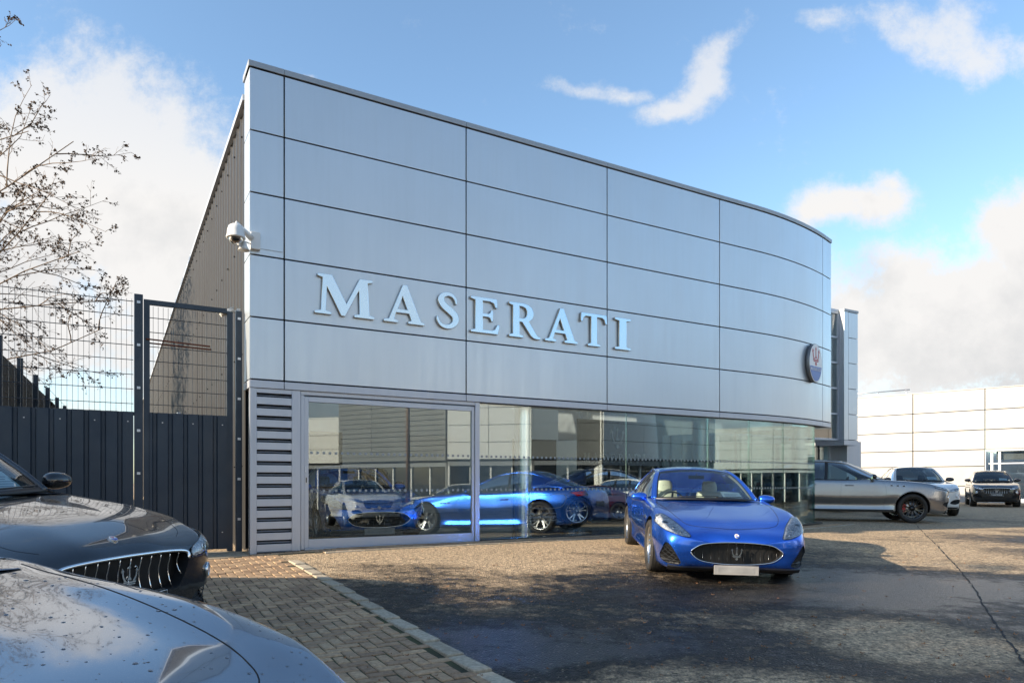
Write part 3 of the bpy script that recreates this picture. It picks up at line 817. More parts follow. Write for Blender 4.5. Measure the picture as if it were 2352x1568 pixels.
M['letter'] = mat('polished_letter', (.60, .76, .88), .22, .9)
M['letterside'] = mat('cream_letter_edge', (.62, .58, .48), .4)
M['whiteclad'] = varied(mat('white_cladding', (.45, .45, .44), .35), (.34, .34, .335), (.38, .38, .375), .7, (.3, .42))
M['cream_panel'] = varied(mat('cream_panel', (.8, .79, .76), .45), (.78, .77, .74), (.82, .81, .78), .7, (.4, .5))
M['greyclad'] = varied(mat('grey_cladding', (.2, .2, .19), .4), (.17, .17, .16), (.22, .22, .21), .7, (.35, .5))
M['ribbed'] = varied(mat('anthracite_sheet', (.06, .058, .056), .5, 0, spec=.3), (.021, .022, .024), (.029, .030, .032), .5, (.42, .55))
M['gap'] = mat('joint_gap', (.004, .005, .008), .9)
M['fencepaint'] = varied(mat('navy_powder_coat', (.018, .03, .05), .45), (.013, .026, .044), (.026, .044, .066), 1.2, (.3, .55))
M['zinc'] = mat('zinc_bolt', (.55, .56, .58), .35, .8)
M['rust'] = mat('rusty_bar', (.12, .03, .012), .8)
M['soffit'] = mat('soffit', (.25, .26, .27), .6)
M['shopglass'] = glass_mat('showroom_glass', (.965, .995, .99), .06, .85, 0, refl=(.88, .98, 1.))
M['edgeglass'] = glass_mat('glass_edge', (.25, .55, .52), .08, 1.)
M['added_roofglass'] = glass_mat('added_rooflight_glass', (.95, .97, .98), .03, .8)
M['towerglass'] = glass_mat('tower_glass', (.45, .58, .62), .10, 1.)
M['frost'] = mat('frosted_mark', (.30, .34, .35), .6)
M['column'] = mat('white_column', (.86, .95, .98), .26, .8)
M['floor'] = varied(mat('dark_tile', (.07, .075, .075), .18), (.06, .065, .065), (.085, .09, .09), 1, (.12, .25))
M['inwall'] = mat('interior_wall', (.74, .78, .76), .6)
M['inceil'] = mat('interior_ceiling', (.75, .77, .76), .7)
M['timber'] = varied(mat('weathered_boards', (.16, .15, .13), .8), (.10, .095, .085), (.21, .20, .17), 2, (.7, .9), .4, 12)
M['bark'] = varied(mat('bark', (.16, .11, .07), .85), (.11, .075, .05), (.22, .16, .11), 6, (.8, .95), .5, 20)
M['seed'] = mat('dry_seed', (.06, .035, .02), .8)
M['leafgreen'] = varied(mat('shrub_leaf', (.06, .10, .03), .6), (.04, .075, .02), (.10, .14, .045), 5, (.5, .7))
M['cctv'] = mat('cctv_enamel', (.72, .72, .70), .3, coat=.3)
M['dome'] = glass_mat('camera_dome', (.35, .33, .3), .08, 1.)

def tarmac():
    m = mat('worn_tarmac', (.1, .1, .1), .8); b = m.node_tree.nodes['Principled BSDF']; v = objco(m)
    mp = nd(m, 'ShaderNodeMapping'); mp.inputs['Rotation'].default_value = (0, 0, R(-22)); mp.inputs['Scale'].default_value = (.55, 1.25, 1); lk(m, v, mp.inputs[0])
    big = noise(m, .42, 5, .6, mp.outputs[0], .6)            # dry / damp areas
    mid = noise(m, 5, 6, .7, v); fine = noise(m, 22, 6, .8, v)
    vo = nd(m, 'ShaderNodeTexVoronoi'); vo.inputs['Scale'].default_value = 62; lk(m, v, vo.inputs['Vector'])
    # pale sunlit grit near the building; damp and tree shade painted darker beyond
    sep = nd(m, 'ShaderNodeSeparateXYZ'); lk(m, v, sep.inputs[0])
    a1 = nd(m, 'ShaderNodeMath', operation='MULTIPLY_ADD'); lk(m, sep.outputs[0], a1.inputs[0]); a1.inputs[1].default_value = NX; a1.inputs[2].default_value = -(CX*NX+CY*NY)
    a2 = nd(m, 'ShaderNodeMath', operation='MULTIPLY_ADD'); lk(m, sep.outputs[1], a2.inputs[0]); a2.inputs[1].default_value = NY; lk(m, a1.outputs[0], a2.inputs[2])
    wr = nd(m, 'ShaderNodeMapRange'); wr.inputs[1].default_value = .9; wr.inputs[2].default_value = 3.6; wr.inputs[3].default_value = .24; wr.inputs[4].default_value = -.17; lk(m, a2.outputs[0], wr.inputs[0])
    # round patches: damp and shade darker, pale grit and sunlit streaks painted lighter
    def blob(cx, cy, r, amp):
        d = nd(m, 'ShaderNodeVectorMath', operation='DISTANCE'); lk(m, v, d.inputs[0]); d.inputs[1].default_value = (cx, cy, 0)
        q = nd(m, 'ShaderNodeMapRange'); q.inputs[1].default_value = 0; q.inputs[2].default_value = r; q.inputs[3].default_value = amp; q.inputs[4].default_value = 0; q.clamp = True
        lk(m, d.outputs[1], q.inputs[0]); return q.outputs[0]
    def add(a, c, k=None):
        n = nd(m, 'ShaderNodeMath', operation='ADD'); lk(m, a, n.inputs[0])
        if hasattr(c, 'links'): lk(m, c, n.inputs[1])
        else: n.inputs[1].default_value = c
        return n.outputs[0]
    f = add(big, wr.outputs[0])
    for args in BLOBS: f = add(f, blob(*args))
    ms = nd(m, 'ShaderNodeMath', operation='MULTIPLY_ADD'); lk(m, mid, ms.inputs[0]); ms.inputs[1].default_value = .62; lk(m, f, ms.inputs[2])
    dry_sunlit = ramp(m, ms.outputs[0], [(.66, (0, 0, 0)), (.92, (1, 1, 1))])
    speck = ramp(m, fine, [(.36, (.30, .30, .30)), (.50, (1, 1, 1)), (.66, (2.1, 1.95, 1.75))])
    stone = ramp(m, vo.outputs['Distance'], [(0., (1.15, 1.15, 1.15)), (.45, (.9, .9, .9)), (.8, (.45, .45, .45))])
    mixc = nd(m, 'ShaderNodeMix', data_type='RGBA'); lk(m, dry_sunlit, mixc.inputs[0]); mixc.inputs[6].default_value = (.034, .029, .024, 1); mixc.inputs[7].default_value = (.50, .39, .265, 1)
    m1 = nd(m, 'ShaderNodeMix', data_type='RGBA', blend_type='MULTIPLY'); m1.inputs[0].default_value = 1; lk(m, mixc.outputs[2], m1.inputs[6]); lk(m, speck, m1.inputs[7])
    m2 = nd(m, 'ShaderNodeMix', data_type='RGBA', blend_type='MULTIPLY'); m2.inputs[0].default_value = .75; lk(m, m1.outputs[2], m2.inputs[6]); lk(m, stone, m2.inputs[7])
    v2 = nd(m, 'ShaderNodeTexVoronoi'); v2.inputs['Scale'].default_value = 24; v2.inputs['Randomness'].default_value = 1; lk(m, v, v2.inputs['Vector'])
    ff = ramp(m, v2.outputs['Distance'], [(.10, (1, 1, 1)), (.22, (0, 0, 0))])
    sc_f = nd(m, 'ShaderNodeSeparateColor'); lk(m, v2.outputs['Color'], sc_f.inputs[0]); gt_ = nd(m, 'ShaderNodeMath', operation='GREATER_THAN'); lk(m, sc_f.outputs[0], gt_.inputs[0]); gt_.inputs[1].default_value = .45
    fm = nd(m, 'ShaderNodeMath', operation='MULTIPLY'); lk(m, ff, fm.inputs[0]); lk(m, gt_.outputs[0], fm.inputs[1])
    fx = nd(m, 'ShaderNodeMix', data_type='RGBA'); lk(m, fm.outputs[0], fx.inputs[0]); lk(m, m2.outputs[2], fx.inputs[6]); fx.inputs[7].default_value = (.34, .29, .22, 1)
    lk(m, fx.outputs[2], b.inputs['Base Color'])
    lk(m, ramp(m, ms.outputs[0], [(.50, (.30, .30, .30)), (.68, (.55, .55, .55)), (.88, (.88, .88, .88))]), b.inputs['Roughness'])
    lk(m, ramp(m, ms.outputs[0], [(.44, (.6, .6, .6)), (.56, (.2, .2, .2))]), b.inputs['Specular IOR Level'])
    bp = nd(m, 'ShaderNodeBump'); bp.inputs['Strength'].default_value = 1.; bp.inputs['Distance'].default_value = .014
    h = nd(m, 'ShaderNodeMath', operation='MULTIPLY_ADD'); lk(m, fine, h.inputs[0]); h.inputs[1].default_value = .9; lk(m, vo.outputs['Distance'], h.inputs[2])
    lk(m, h.outputs[0], bp.inputs['Height']); lk(m, bp.outputs[0], b.inputs['Normal'])
    return m
BLOBS = [(*PX(px, py)[:2], r, a) for px, py, r, a in ((2060, 1335, 2.2, -.30), (2160, 1440, 1.5, -.24), (2330, 1530, 1.3, -.22), (2200, 1270, 4.2, .30), (2060, 1462, 1.3, .50), (2250, 1490, 1.2, .50), (1720, 1650, 1.5, .50), (2330, 1400, 1.3, .22), (1960, 1620, .8, .2), (2150, 1190, 4., -.32), (1250, 1300, 2.2, .12), (1100, 1450, 1.8, -.12), (1560, 1480, 2., -.15))]  # positive paints grit and sunlit streaks, negative damp and shaded tarmac
M['tarmac'] = tarmac()
def per_face(m, c0, c1, attr='tone'):
    a = nd(m, 'ShaderNodeAttribute', attribute_name=attr); b = m.node_tree.nodes['Principled BSDF']; v = objco(m)
    r = ramp(m, a.outputs['Fac'], [(0, c0), (1, c1)])
    n = ramp(m, noise(m, 26, 6, .7, v), [(.3, (.6,)*3), (.7, (1.25,)*3)])
    x = nd(m, 'ShaderNodeMix', data_type='RGBA', blend_type='MULTIPLY'); x.inputs[0].default_value = 1; lk(m, r, x.inputs[6]); lk(m, n, x.inputs[7]); lk(m, x.outputs[2], b.inputs['Base Color'])
    bp = nd(m, 'ShaderNodeBump'); bp.inputs['Strength'].default_value = .5; bp.inputs['Distance'].default_value = .004
    lk(m, noise(m, 70, 5, .7, v), bp.inputs['Height']); lk(m, bp.outputs[0], b.inputs['Normal']); return m
M['block'] = per_face(mat('clay_paver', (.25, .2, .15), .8), (.29, .19, .115), (.50, .345, .205))
M['kerbstone'] = per_face(mat('kerb_concrete', (.33, .29, .22), .8), (.34, .29, .21), (.46, .40, .30))
M['moss'] = varied(mat('mossy_joint', (.04, .04, .02), .9), (.025, .025, .015), (.07, .075, .025), 3, (.8, .95), .3)

# ------------------------------------------------------------------ ground
xs = sorted(set([-400, -200, -100, -60]+[x*1. for x in range(-40, 61)]+[x*.5 for x in range(-30, 50)]+[80, 120, 200, 400]))
ys_ = sorted(set([-300, -120, -60]+[y*1. for y in range(-30, 61)]+[y*.5 for y in range(0, 50)]+[80, 120, 250, 600]))
mb = MB(); nx = len(xs)
for y in ys_:
    for x in xs: mb.v.append((x, y, g(max(-40, min(60, x)), max(-30, min(60, y)))))
for j in range(len(ys_)-1):
    for i in range(nx-1):
        a = j*nx+i; mb.f.append((a, a+1, a+nx+1, a+nx)); mb.m.append(0); mb.sm.append(True)
tag(mb.build('yard_ground', M['tarmac']), kind='structure')

def QP(q, p, z=0.): return (CX+q*QX+p*NX, CY+q*QY+p*NY, z)
# kerb line that bounds the block paving
kA, kB = PX(662, 1289.5), PX(1092, 1552)
kd = Vector((kB[0]-kA[0], kB[1]-kA[1])).normalized(); kn = Vector((kd.y, -kd.x))    # towards the tarmac
if kn.x < 0: kn = -kn
def inside_pav(x, y):
    p, q = pq(x, y)
    left = (x-kA[0])*kn.x+(y-kA[1])*kn.y < -.005
    return left and p > .22 and p < 9.5 and q > -7
rnd = random.Random(3)
mb = MB(); tone = []
bl = .2; bw = .1; gp_ = .0045
def block(cx, cy, hx, hy, ux, uy, top=.011, jit=.0025):
    """bevelled block, local half sizes hx,hy with axis u"""
    z = g(cx, cy)+top+rnd.uniform(-jit, jit); b = .007; i = len(mb.v)
    vx, vy = -uy, ux
    tx, ty = rnd.uniform(-.012, .012), rnd.uniform(-.012, .012)
    for (s, dz) in ((0, -.03), (0, -b), (b, 0)):
        for (a, c) in ((-1, -1), (1, -1), (1, 1), (-1, 1)):
            A, C_ = a*(hx-s), c*(hy-s)
            mb.v.append((cx+ux*A+vx*C_, cy+uy*A+vy*C_, z+dz+A*tx+C_*ty))
    for k in range(4):
        n = (k+1) % 4
        mb.f += [(i+k, i+n, i+4+n, i+4+k), (i+4+k, i+4+n, i+8+n, i+8+k)]
    mb.f.append((i+8, i+9, i+10, i+11)); t = rnd.random()
    mb.m += [0]*9; mb.sm += [False]*9; tone.extend([t]*9)
base = Vector(kA[:2])
for j in range(-80, 110):
    for n_ in range(-70, 70):
        for kind_, x0, y0, sx, sy in (('h', j+4*n_, j, 2, 1), ('v', j+2+4*n_, j-1, 1, 2)):
            u, v = (x0+sx/2)*bw, (y0+sy/2)*bw
            cx, cy = kA[0]+u*QX-v*QY*1., kA[1]+u*QY+v*QX
            if not inside_pav(cx, cy): continue
            if cy < 2.2 or cx < -8: continue
            block(cx, cy, sx*bw/2-gp_, sy*bw/2-gp_, QX, QY)
# stretcher courses against the building, continuing round the curved end
s = -.6
while s < 14.6:
    for r_, p in enumerate((.055, .16, .265, .37) if s > .0 else (.055,)):
        ss = s+(.1 if r_ % 2 else 0); x, y, a = front(max(ss, 0) if ss > 0 else 0, p) if ss > 0 else (*QP(ss, p)[:2], R(29.8))
        if r_ > 1 and ss < 1.: continue
        block(x, y, .1-gp_, .05-gp_, math.cos(a), math.sin(a))
    s += .2
o = mb.build('block_paving', M['block']); at = o.data.attributes.new('tone', 'FLOAT', 'FACE'); at.data.foreach_set('value', tone); tag(o, kind='structure')
# bedding sheet below the blocks
bed = MB()
P0 = kA; pts = []
def gz(x, y, dz): return (x, y, g(x, y)+dz)
N_ = 24
for i in range(N_+1):
    for j in range(N_+1):
        t = i/N_; w_ = j/N_
        xe, ye = kA[0]+kd.x*9*t-kn.x*.0, kA[1]+kd.y*9*t-kn.y*.0
        if ye < 1.5: pass
        x, y = xe-QX*9*w_, ye-QY*9*w_*.0
        bed.v.append(gz(x, y, .003))
for i in range(N_):
    for j in range(N_):
        a = i*(N_+1)+j; bed.f.append((a, a+1, a+N_+2, a+N_+1)); bed.m.append(0); bed.sm.append(True)
q = len(bed.v)
for i in range(61):
    s_ = -.8+15.4*i/60
    for p in (-.02, .44 if s_ > .9 else .3):
        x, y, _ = front(s_, p) if s_ > 0 else (*QP(s_, p)[:2], 0); bed.v.append(gz(x, y, .004))
for i in range(60):
    a = q+2*i; bed.f.append((a, a+1, a+3, a+2)); bed.m.append(0); bed.sm.append(True)
tag(bed.build('paving_bed', M['moss']), kind='structure')
# flush kerb: edging stones along the paving and along the apron
mb = MB(); tone = []; t = -.05
while t < 9:
    L_ = .44; cx, cy = kA[0]+kd.x*(t+L_/2)+kn.x*.075, kA[1]+kd.y*(t+L_/2)+kn.y*.075
    if cy > .8: block(cx, cy, L_/2-.005, .068, kd.x, kd.y, .020, .002)
    t += L_
s = 1.0
while s < 14.5:
    x, y, a = front(s+.3, .46)
    block(x, y, .3-.006, .035, math.cos(a), math.sin(a), .016, .002); s += .6
o = mb.build('edging_kerb', M['kerbstone']); at = o.data.attributes.new('tone', 'FLOAT', 'FACE'); at.data.foreach_set('value', tone); tag(o, kind='structure')
# patch of old concrete by the gate foot
mb = MB(); pc = [QP(-2.6, .40), QP(-2.6, -.55), QP(-.05, -.55), QP(-.05, .17), QP(-.5, .34)]
mb.prism([(p[0], p[1]) for p in pc], lambda u, v, d: (u, v, g(u, v)+.012+d), -.02, .004)
tag(mb.build('concrete_slab', M['kerbstone'], fix=True), kind='structure')
# long crack / repair joint in the tarmac
mb = MB(); cp = [PX(*p) for p in ((2096, 1196), (2120, 1222), (2150, 1250), (2190, 1293), (2235, 1345), (2262, 1395), (2300, 1450), (2352, 1520), (2420, 1600))]
cp = poly_dense([(p[0], p[1]) for p in cp], 14)
for i, (x, y) in enumerate(cp):
    wv = .008+.004*math.sin(i*1.7)+rnd.uniform(-.004, .006); ox = rnd.uniform(-.012, .012)
    for e in (-1, 1): mb.v.append((x+e*wv+ox, y, g(x, y)+.004))
for i in range(len(cp)-1): mb.f.append((2*i, 2*i+1, 2*i+3, 2*i+2)); mb.m.append(0); mb.sm.append(False)
tag(mb.build('tarmac_crack', M['matte']), kind='structure')
# fallen leaves
M['deadleaf'] = varied(mat('dead_leaf', (.25, .1, .04), .8), (.16, .07, .03), (.34, .17, .07), 3, (.7, .9))
mb = MB()
for k in range(420):
    px, py = rnd.uniform(700, 2352), 1107+rnd.uniform(.2, 1)**1.3*460
    x, y, z = PX(px, py)
    if y > 26 or pq(x, y)[0] < .3: continue
    r = rnd.uniform(.008, .026); a0 = rnd.uniform(0, 6.28); z = g(x, y)+.008
    vs = [(x+math.cos(a0+i*1.05)*r*(1, .55, 1.1, .5, .9, .6)[i], y+math.sin(a0+i*1.05)*r*(1, .55, 1.1, .5, .9, .6)[i], z+(rnd.uniform(0, .022) if i % 2 == 0 else 0)) for i in range(6)]
    mb.add(vs+[(x, y, z+.004)], [(i, (i+1) % 6, 6) for i in range(6)])
tag(mb.build('fallen_leaves', M['deadleaf']), 'small brown leaves scattered over the tarmac', kind='stuff')

# ================================================================== showroom
def s_of(px):
    """arc length on the front seen at image column px"""
    t = (px-1176)/1589.; lo, hi = -.5, 14.6
    for _ in range(50):
        m_ = (lo+hi)/2; x, y, a = front(m_)
        if x/y < t: lo = m_
        else: hi = m_
    return lo
room = empty('car_showroom', (CX, CY, 0)); tag(room, 'long silver panelled car showroom with a curved end and full height windows', 'building')
INV = Matrix.Translation((-CX, -CY, 0))
def put(mb_, name, m, parent=room, fix=False):
    o = mb_.build(name, m, None, fix); o.data.transform(INV); o.parent = parent; return o
def panel(s0, s1, z0, z1, out=.0, th=.03, m=None, name='cladding_panel', n=None, parent=room, bev=.004):
    n = n or max(1, int((s1-s0)/.35)) if s1 > 10.85 else 1
    mb = MB(); vs = []
    for i in range(n+1):
        s = s0+(s1-s0)*i/n
        for off in (out, out-th):
            x, y, a = front(s, off)
            for z in (z0, z1): vs.append((x, y, z))
    fs = []
    for i in range(n):
        a = 4*i; b = a+4
        fs += [(a, b, b+1, a+1), (a+2, a+3, b+3, b+2), (a+1, b+1, b+3, a+3), (a, a+2, b+2, b)]
    fs += [(0, 1, 3, 2), (4*n, 4*n+2, 4*n+3, 4*n+1)]
    mb.add(vs, fs, 0)
    o = put(mb, name, m, parent, fix=True)
    if bev: bevel(o, bev, 2)
    if n > 1: pass
    return o
COLS = [0, .5, 3.6, 6.7, 9.8, 13.92, 14.52]; ROWS = [2.59, 3.525, 4.46, 5.395, 6.325, 7.265]
gj = .010
for i in range(6):
    for j in range(5):
        panel(COLS[i]+(gj if i else 0), COLS[i+1]-(gj if i < 5 else 0), ROWS[j]+gj, ROWS[j+1]-gj, 0, .03, M['clad'])
    panel(COLS[i]+(.005 if i else 0), COLS[i+1]-.005, 2.466, 2.578, .004, .05, M['alu'], 'fascia_strip')
# side return of the box (catches the sun)
def side_box(k0, k1, z0, z1, out=0., th=.03, m=None, name='side_panel', parent=room):
    """box on the left flank: k metres back from the corner, out to the left"""
    c = lambda k, o_: (CX-NX*k-QX*o_, CY-NY*k-QY*o_)
    mb = MB(); a, b, c_, d = c(k0, out), c(k1, out), c(k1, out-th), c(k0, out-th)
    vs = [(*p, z) for z in (z0, z1) for p in (a, b, c_, d)]
    mb.add(vs, [(0, 1, 2, 3), (4, 7, 6, 5), (0, 4, 5, 1), (1, 5, 6, 2), (2, 6, 7, 3), (3, 7, 4, 0)])
    return put(mb, name, m, parent, fix=True)
for j in range(5): side_box(.002, .50, ROWS[j]+gj, ROWS[j+1]-gj, .0, .03, M['clad'])
side_box(.0, .50, 2.466, 2.578, .006, .05, M['alu'], 'fascia_return')
# dark backing behind the joints, coping, soffit
mb = MB()
def bandwall(mb, s0, s1, z0, z1, off, th, n=40, m=0):
    b0 = len(mb.v)
    for i in range(n+1):
        s = s0+(s1-s0)*i/n
        for o_ in (off, off-th):
            x, y, a = front(s, o_)
            for z in (z0, z1): mb.v.append((x, y, z))
    for i in range(n):
        a = b0+4*i; b = a+4
        for f in ((a, b, b+1, a+1), (a+2, a+3, b+3, b+2), (a+1, b+1, b+3, a+3), (a, a+2, b+2, b)): mb.f.append(f); mb.m.append(m); mb.sm.append(False)
    for f in ((b0, b0+1, b0+3, b0+2), (b0+4*n, b0+4*n+2, b0+4*n+3, b0+4*n+1)): mb.f.append(f); mb.m.append(m); mb.sm.append(False)
bandwall(mb, .03, 14.50, 2.48, 7.27, -.035, .10)
put(mb, 'panel_backing', M['gap'])
mb = MB(); bandwall(mb, .1, 14.4, 2.50, 6.9, -.15, .02); put(mb, 'bounce_lining', M['inceil'])  # lining added out of view to bounce skylight onto the columns
for i in range(6):
    panel(COLS[i]-(.02 if i == 0 else -.002), COLS[i+1]+(.02 if i == 5 else -.002), 7.275, 7.362, .02, .34, M['coping'], 'coping')
side_box(.0, .52, 7.275, 7.362, .022, .34, M['coping'], 'coping')
mb = MB(); bandwall(mb, .02, 14.5, 2.470, 2.476, -.055, .42); put(mb, 'soffit', M['soffit'])
side_box(.53, .56, .0, 7.2, -.02, .5, M['gap'], 'corner_backing')
# right hand end of the box and the roof deck
xe, ye, ae = front(14.52, -.03)
mb = MB(); bx, by = -math.sin(ae)*1., math.cos(ae)*1.
dE = (-math.sin(ae), math.cos(ae))
mb.add([(xe, ye, 2.48), (xe+dE[0]*9, ye+dE[1]*9, 2.48), (xe+dE[0]*9, ye+dE[1]*9, 7.30), (xe, ye, 7.30)], [(0, 1, 2, 3)])
put(mb, 'end_wall', M['clad'])
# ribbed side wall running back
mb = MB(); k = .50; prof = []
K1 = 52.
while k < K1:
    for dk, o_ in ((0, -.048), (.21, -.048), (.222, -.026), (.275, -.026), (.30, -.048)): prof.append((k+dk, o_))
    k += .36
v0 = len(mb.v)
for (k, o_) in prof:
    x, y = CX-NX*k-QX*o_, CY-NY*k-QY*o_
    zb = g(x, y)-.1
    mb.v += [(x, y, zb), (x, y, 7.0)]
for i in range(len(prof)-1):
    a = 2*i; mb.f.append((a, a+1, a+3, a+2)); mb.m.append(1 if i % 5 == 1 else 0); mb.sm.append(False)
put(mb, 'ribbed_side_wall', [M['ribbed'], mat('rib_flank_glint', (.075, .073, .072), .4)])  # camera-facing rib flanks painted lighter as sun glints
side_box(.50, K1, 7.0, 7.09, .03, .22, M['alu'], 'wall_coping')
mb = MB()
for k in np.arange(.9, 40, .8):
    for z in (1.3, 3.1, 4.9, 6.6):
        x, y = CX-NX*k+QX*.02, CY-NY*k+QY*.02
        mb.obox((x, y), (QX*.012, QY*.012), (NX*.010, NY*.010), z-.01, z+.01)
put(mb, 'wall_fixing', M['matte'])['kind'] = 'stuff'
# white equipment on the side wall, seen through the gate mesh
for (k, dk, z0, z1, nm) in ((13.2, .18, 2.55, 3.25, 'wall_light'), (10.8, .15, 2.3, 2.7, 'wall_light')):
    side_box(k, k+dk, z0, z1, .06, .09, M['white'], nm)
side_box(9.0, 13.5, 1.2, 2.32, .5, .5, M['white'], 'plant_enclosure')
# roof deck, opened with rooflights added out of view to brighten the interior
def qbox(q0, q1, p0, p1, z0, z1, m, nm):
    a = QP((q0+q1)/2, (p0+p1)/2); mb = MB(); mb.obox(a[:2], (QX*(q1-q0)/2, QY*(q1-q0)/2), (NX*(p1-p0)/2, NY*(p1-p0)/2), z0, z1); return put(mb, nm, m)
for k in range(6): qbox(.1, 14.5, -1.9-k*2.5, -1.2-k*2.5, 6.7, 6.95, M['inceil'], 'roof_beam')
for k in range(6): qbox(.1+k*2.8, .35+k*2.8, -14.2, -1.2, 6.72, 6.93, M['inceil'], 'roof_beam')
qbox(.1, 14.5, -14.2, -.6, 6.97, 6.985, M['added_roofglass'], 'added_rooflight')
qbox(.1, 22, -52, -14.2, 6.85, 6.95, M['soffit'], 'roof')
# inside: floor, ceiling, back wall, columns
mb = MB(); fp = [front(s, -.10)[:2] for s in np.linspace(.05, 14.2, 30)]+[QP(15.5, -14)[:2], QP(.05, -14)[:2]]
mb.prism([(p[0], p[1]) for p in fp], lambda u, v, d: (u, v, d), -.02, .014); put(mb, 'showroom_floor', M['floor'], fix=True)
mb = MB(); a_, b_ = QP(.1, -13.5), QP(15.4, -13.5)
mb.obox(((a_[0]+b_[0])/2, (a_[1]+b_[1])/2), (QX*7.7, QY*7.7), (NX*.06, NY*.06), 0, 6.7); put(mb, 'back_wall', M['inwall'])
mb = MB(); a_ = QP(.12, -7); mb.obox((a_[0], a_[1]), (QX*.05, QY*.05), (NX*6.4, NY*6.4), 0, 6.7); put(mb, 'inner_side_wall', M['inwall'])
for (x, y) in ((.21, 13.35), (4.36, 16.0), (7.36, 17.75), (2.2, 21), (6.6, 22.5)):
    mb = MB(); mb.lathe([(.165, .0), (.165, 6.7)], 32, 'z', (x, y, 0)); put(mb, 'column', M['column'])
for k in range(3):   # partitions and glazed offices at the back
    a_ = QP(3.5+k*4, -10.5); mb = MB(); mb.obox((a_[0], a_[1]), (QX*.9, QY*.9), (NX*.06, NY*.06), .02, 2.6); put(mb, 'display_board', M['darktrim' if k != 1 else 'inwall'])
# louvre panel
lv = empty('louvre_panel'); lv.parent = room
sa, sb, sc_, sd_ = .0, s_of(590), s_of(671), s_of(691.5)
def lp(s0, s1, z0, z1, out, th, nm, m='alu', bev=.003): return panel(s0, s1, z0, z1, out, th, M[m], nm, parent=lv, bev=bev)
lp(sa+.004, sb, -.06, 2.46, -.012, .08, 'stile'); lp(sc_, sd_-.004, -.02, 2.46, -.012, .08, 'stile')
lp(sb, sc_, -.04, 2.46, -.085, .02, 'louvre_back', 'gap', 0)
lp(sb+.001, sc_-.001, 2.395, 2.46, -.016, .06, 'rail')
zb = 2.395; i = 0
while zb > .12:
    # each blade: flat face with an inclined lip above the slot
    z1 = zb-.062; z0 = zb-.172
    lp(sb+.001, sc_-.001, z0, z1, -.016, .05, 'blade'); 
    mb = MB(); x0, y0, _ = front(sb+.002, -.045); x1, y1, _ = front(sc_-.002, -.045)
    mb.add([(x0, y0, z1+.018), (x1, y1, z1+.018), (x1-NX*.03, y1-NY*.03, z1+.040), (x0-NX*.03, y0-NY*.03, z1+.040)], [(0, 1, 2, 3)]); put(mb, 'blade_lip', M['alu'], lv)
    zb -= .172; i += 1
lp(sb+.001, sc_-.001, -.02, zb-.01, -.016, .05, 'rail')
# the flank below the box: slim grey posts
for (k0, k1, o_, m_) in ((.0, .07, -.004, 'alu'), (.08, .20, -.05, 'gap'), (.20, .30, -.03, 'alu'), (.30, .5, -.07, 'gap')):
    side_box(k0, k1, -.06, 2.46, o_, .05, M[m_], 'corner_post')
# big sliding window with an aluminium frame
wf = empty('sliding_window'); wf.parent = room
w0, w1, w2, w3 = sd_, s_of(710.5), s_of(1086.5), s_of(1103)
def wp(s0, s1, z0, z1, out, th, nm, m='alu', bev=.004, par=wf): return panel(s0, s1, z0, z1, out, th, M[m], nm, parent=par, bev=bev)
wp(w0+.004, w0+.055, -.01, 2.40, -.03, .10, 'frame_post'); wp(w0+.058, w1, .008, 2.38, -.045, .06, 'sash_stile')
wp(w1, w2, 2.30, 2.38, -.045, .06, 'sash_rail'); wp(w1, w2, .008, .145, -.045, .06, 'sash_rail')
wp(w0+.004, w3, 2.402, 2.462, -.03, .1, 'frame_head'); wp(w0+.06, w3-.1, -.02, .006, -.02, .12, 'frame_sill')
wp(w2, w2+.05, .008, 2.38, -.045, .06, 'sash_stile'); wp(w2+.055, w3, -.01, 2.46, -.02, .10, 'frame_post')
wp(w1+.001, w2-.001, .147, 2.298, -.075, .008, 'glass_pane', 'shopglass', 0)
hd = empty('door_pull'); hd.parent = room
panel(w0+.075, w0+.105, 1.02, 1.13, -.038, .006, M['zinc'], 'pull_plate', parent=hd, bev=0); panel(w0+.083, w0+.097, 1.035, 1.115, -.036, .004, M['matte'], 'pull_recess', parent=hd, bev=0)
panel(w0+.07, w0+.085, 1.20, 1.29, -.03, .015, M['white'], 'lock_latch', parent=hd, bev=.002)
# frameless glass panes
edges = [w3+.01, s_of(1224.4), s_of(1447), s_of(1636), s_of(1730), s_of(1809.6), s_of(1881)]
GOFF = -.11
for i in range(len(edges)-1):
    n_ = 8; panel(edges[i]+.006, edges[i+1]-.006, .016, 2.468, GOFF, .012, M['shopglass'], 'glass_pane', bev=0)
    mb = MB(); x, y, a = front(edges[i+1], GOFF-.006)
    mb.obox((x, y), (math.cos(a)*.005, math.sin(a)*.005), (math.sin(a)*.007, -math.cos(a)*.007), .016, 2.468); put(mb, 'glass_joint', M['edgeglass'])
xg, yg, ag = front(edges[-1], GOFF)
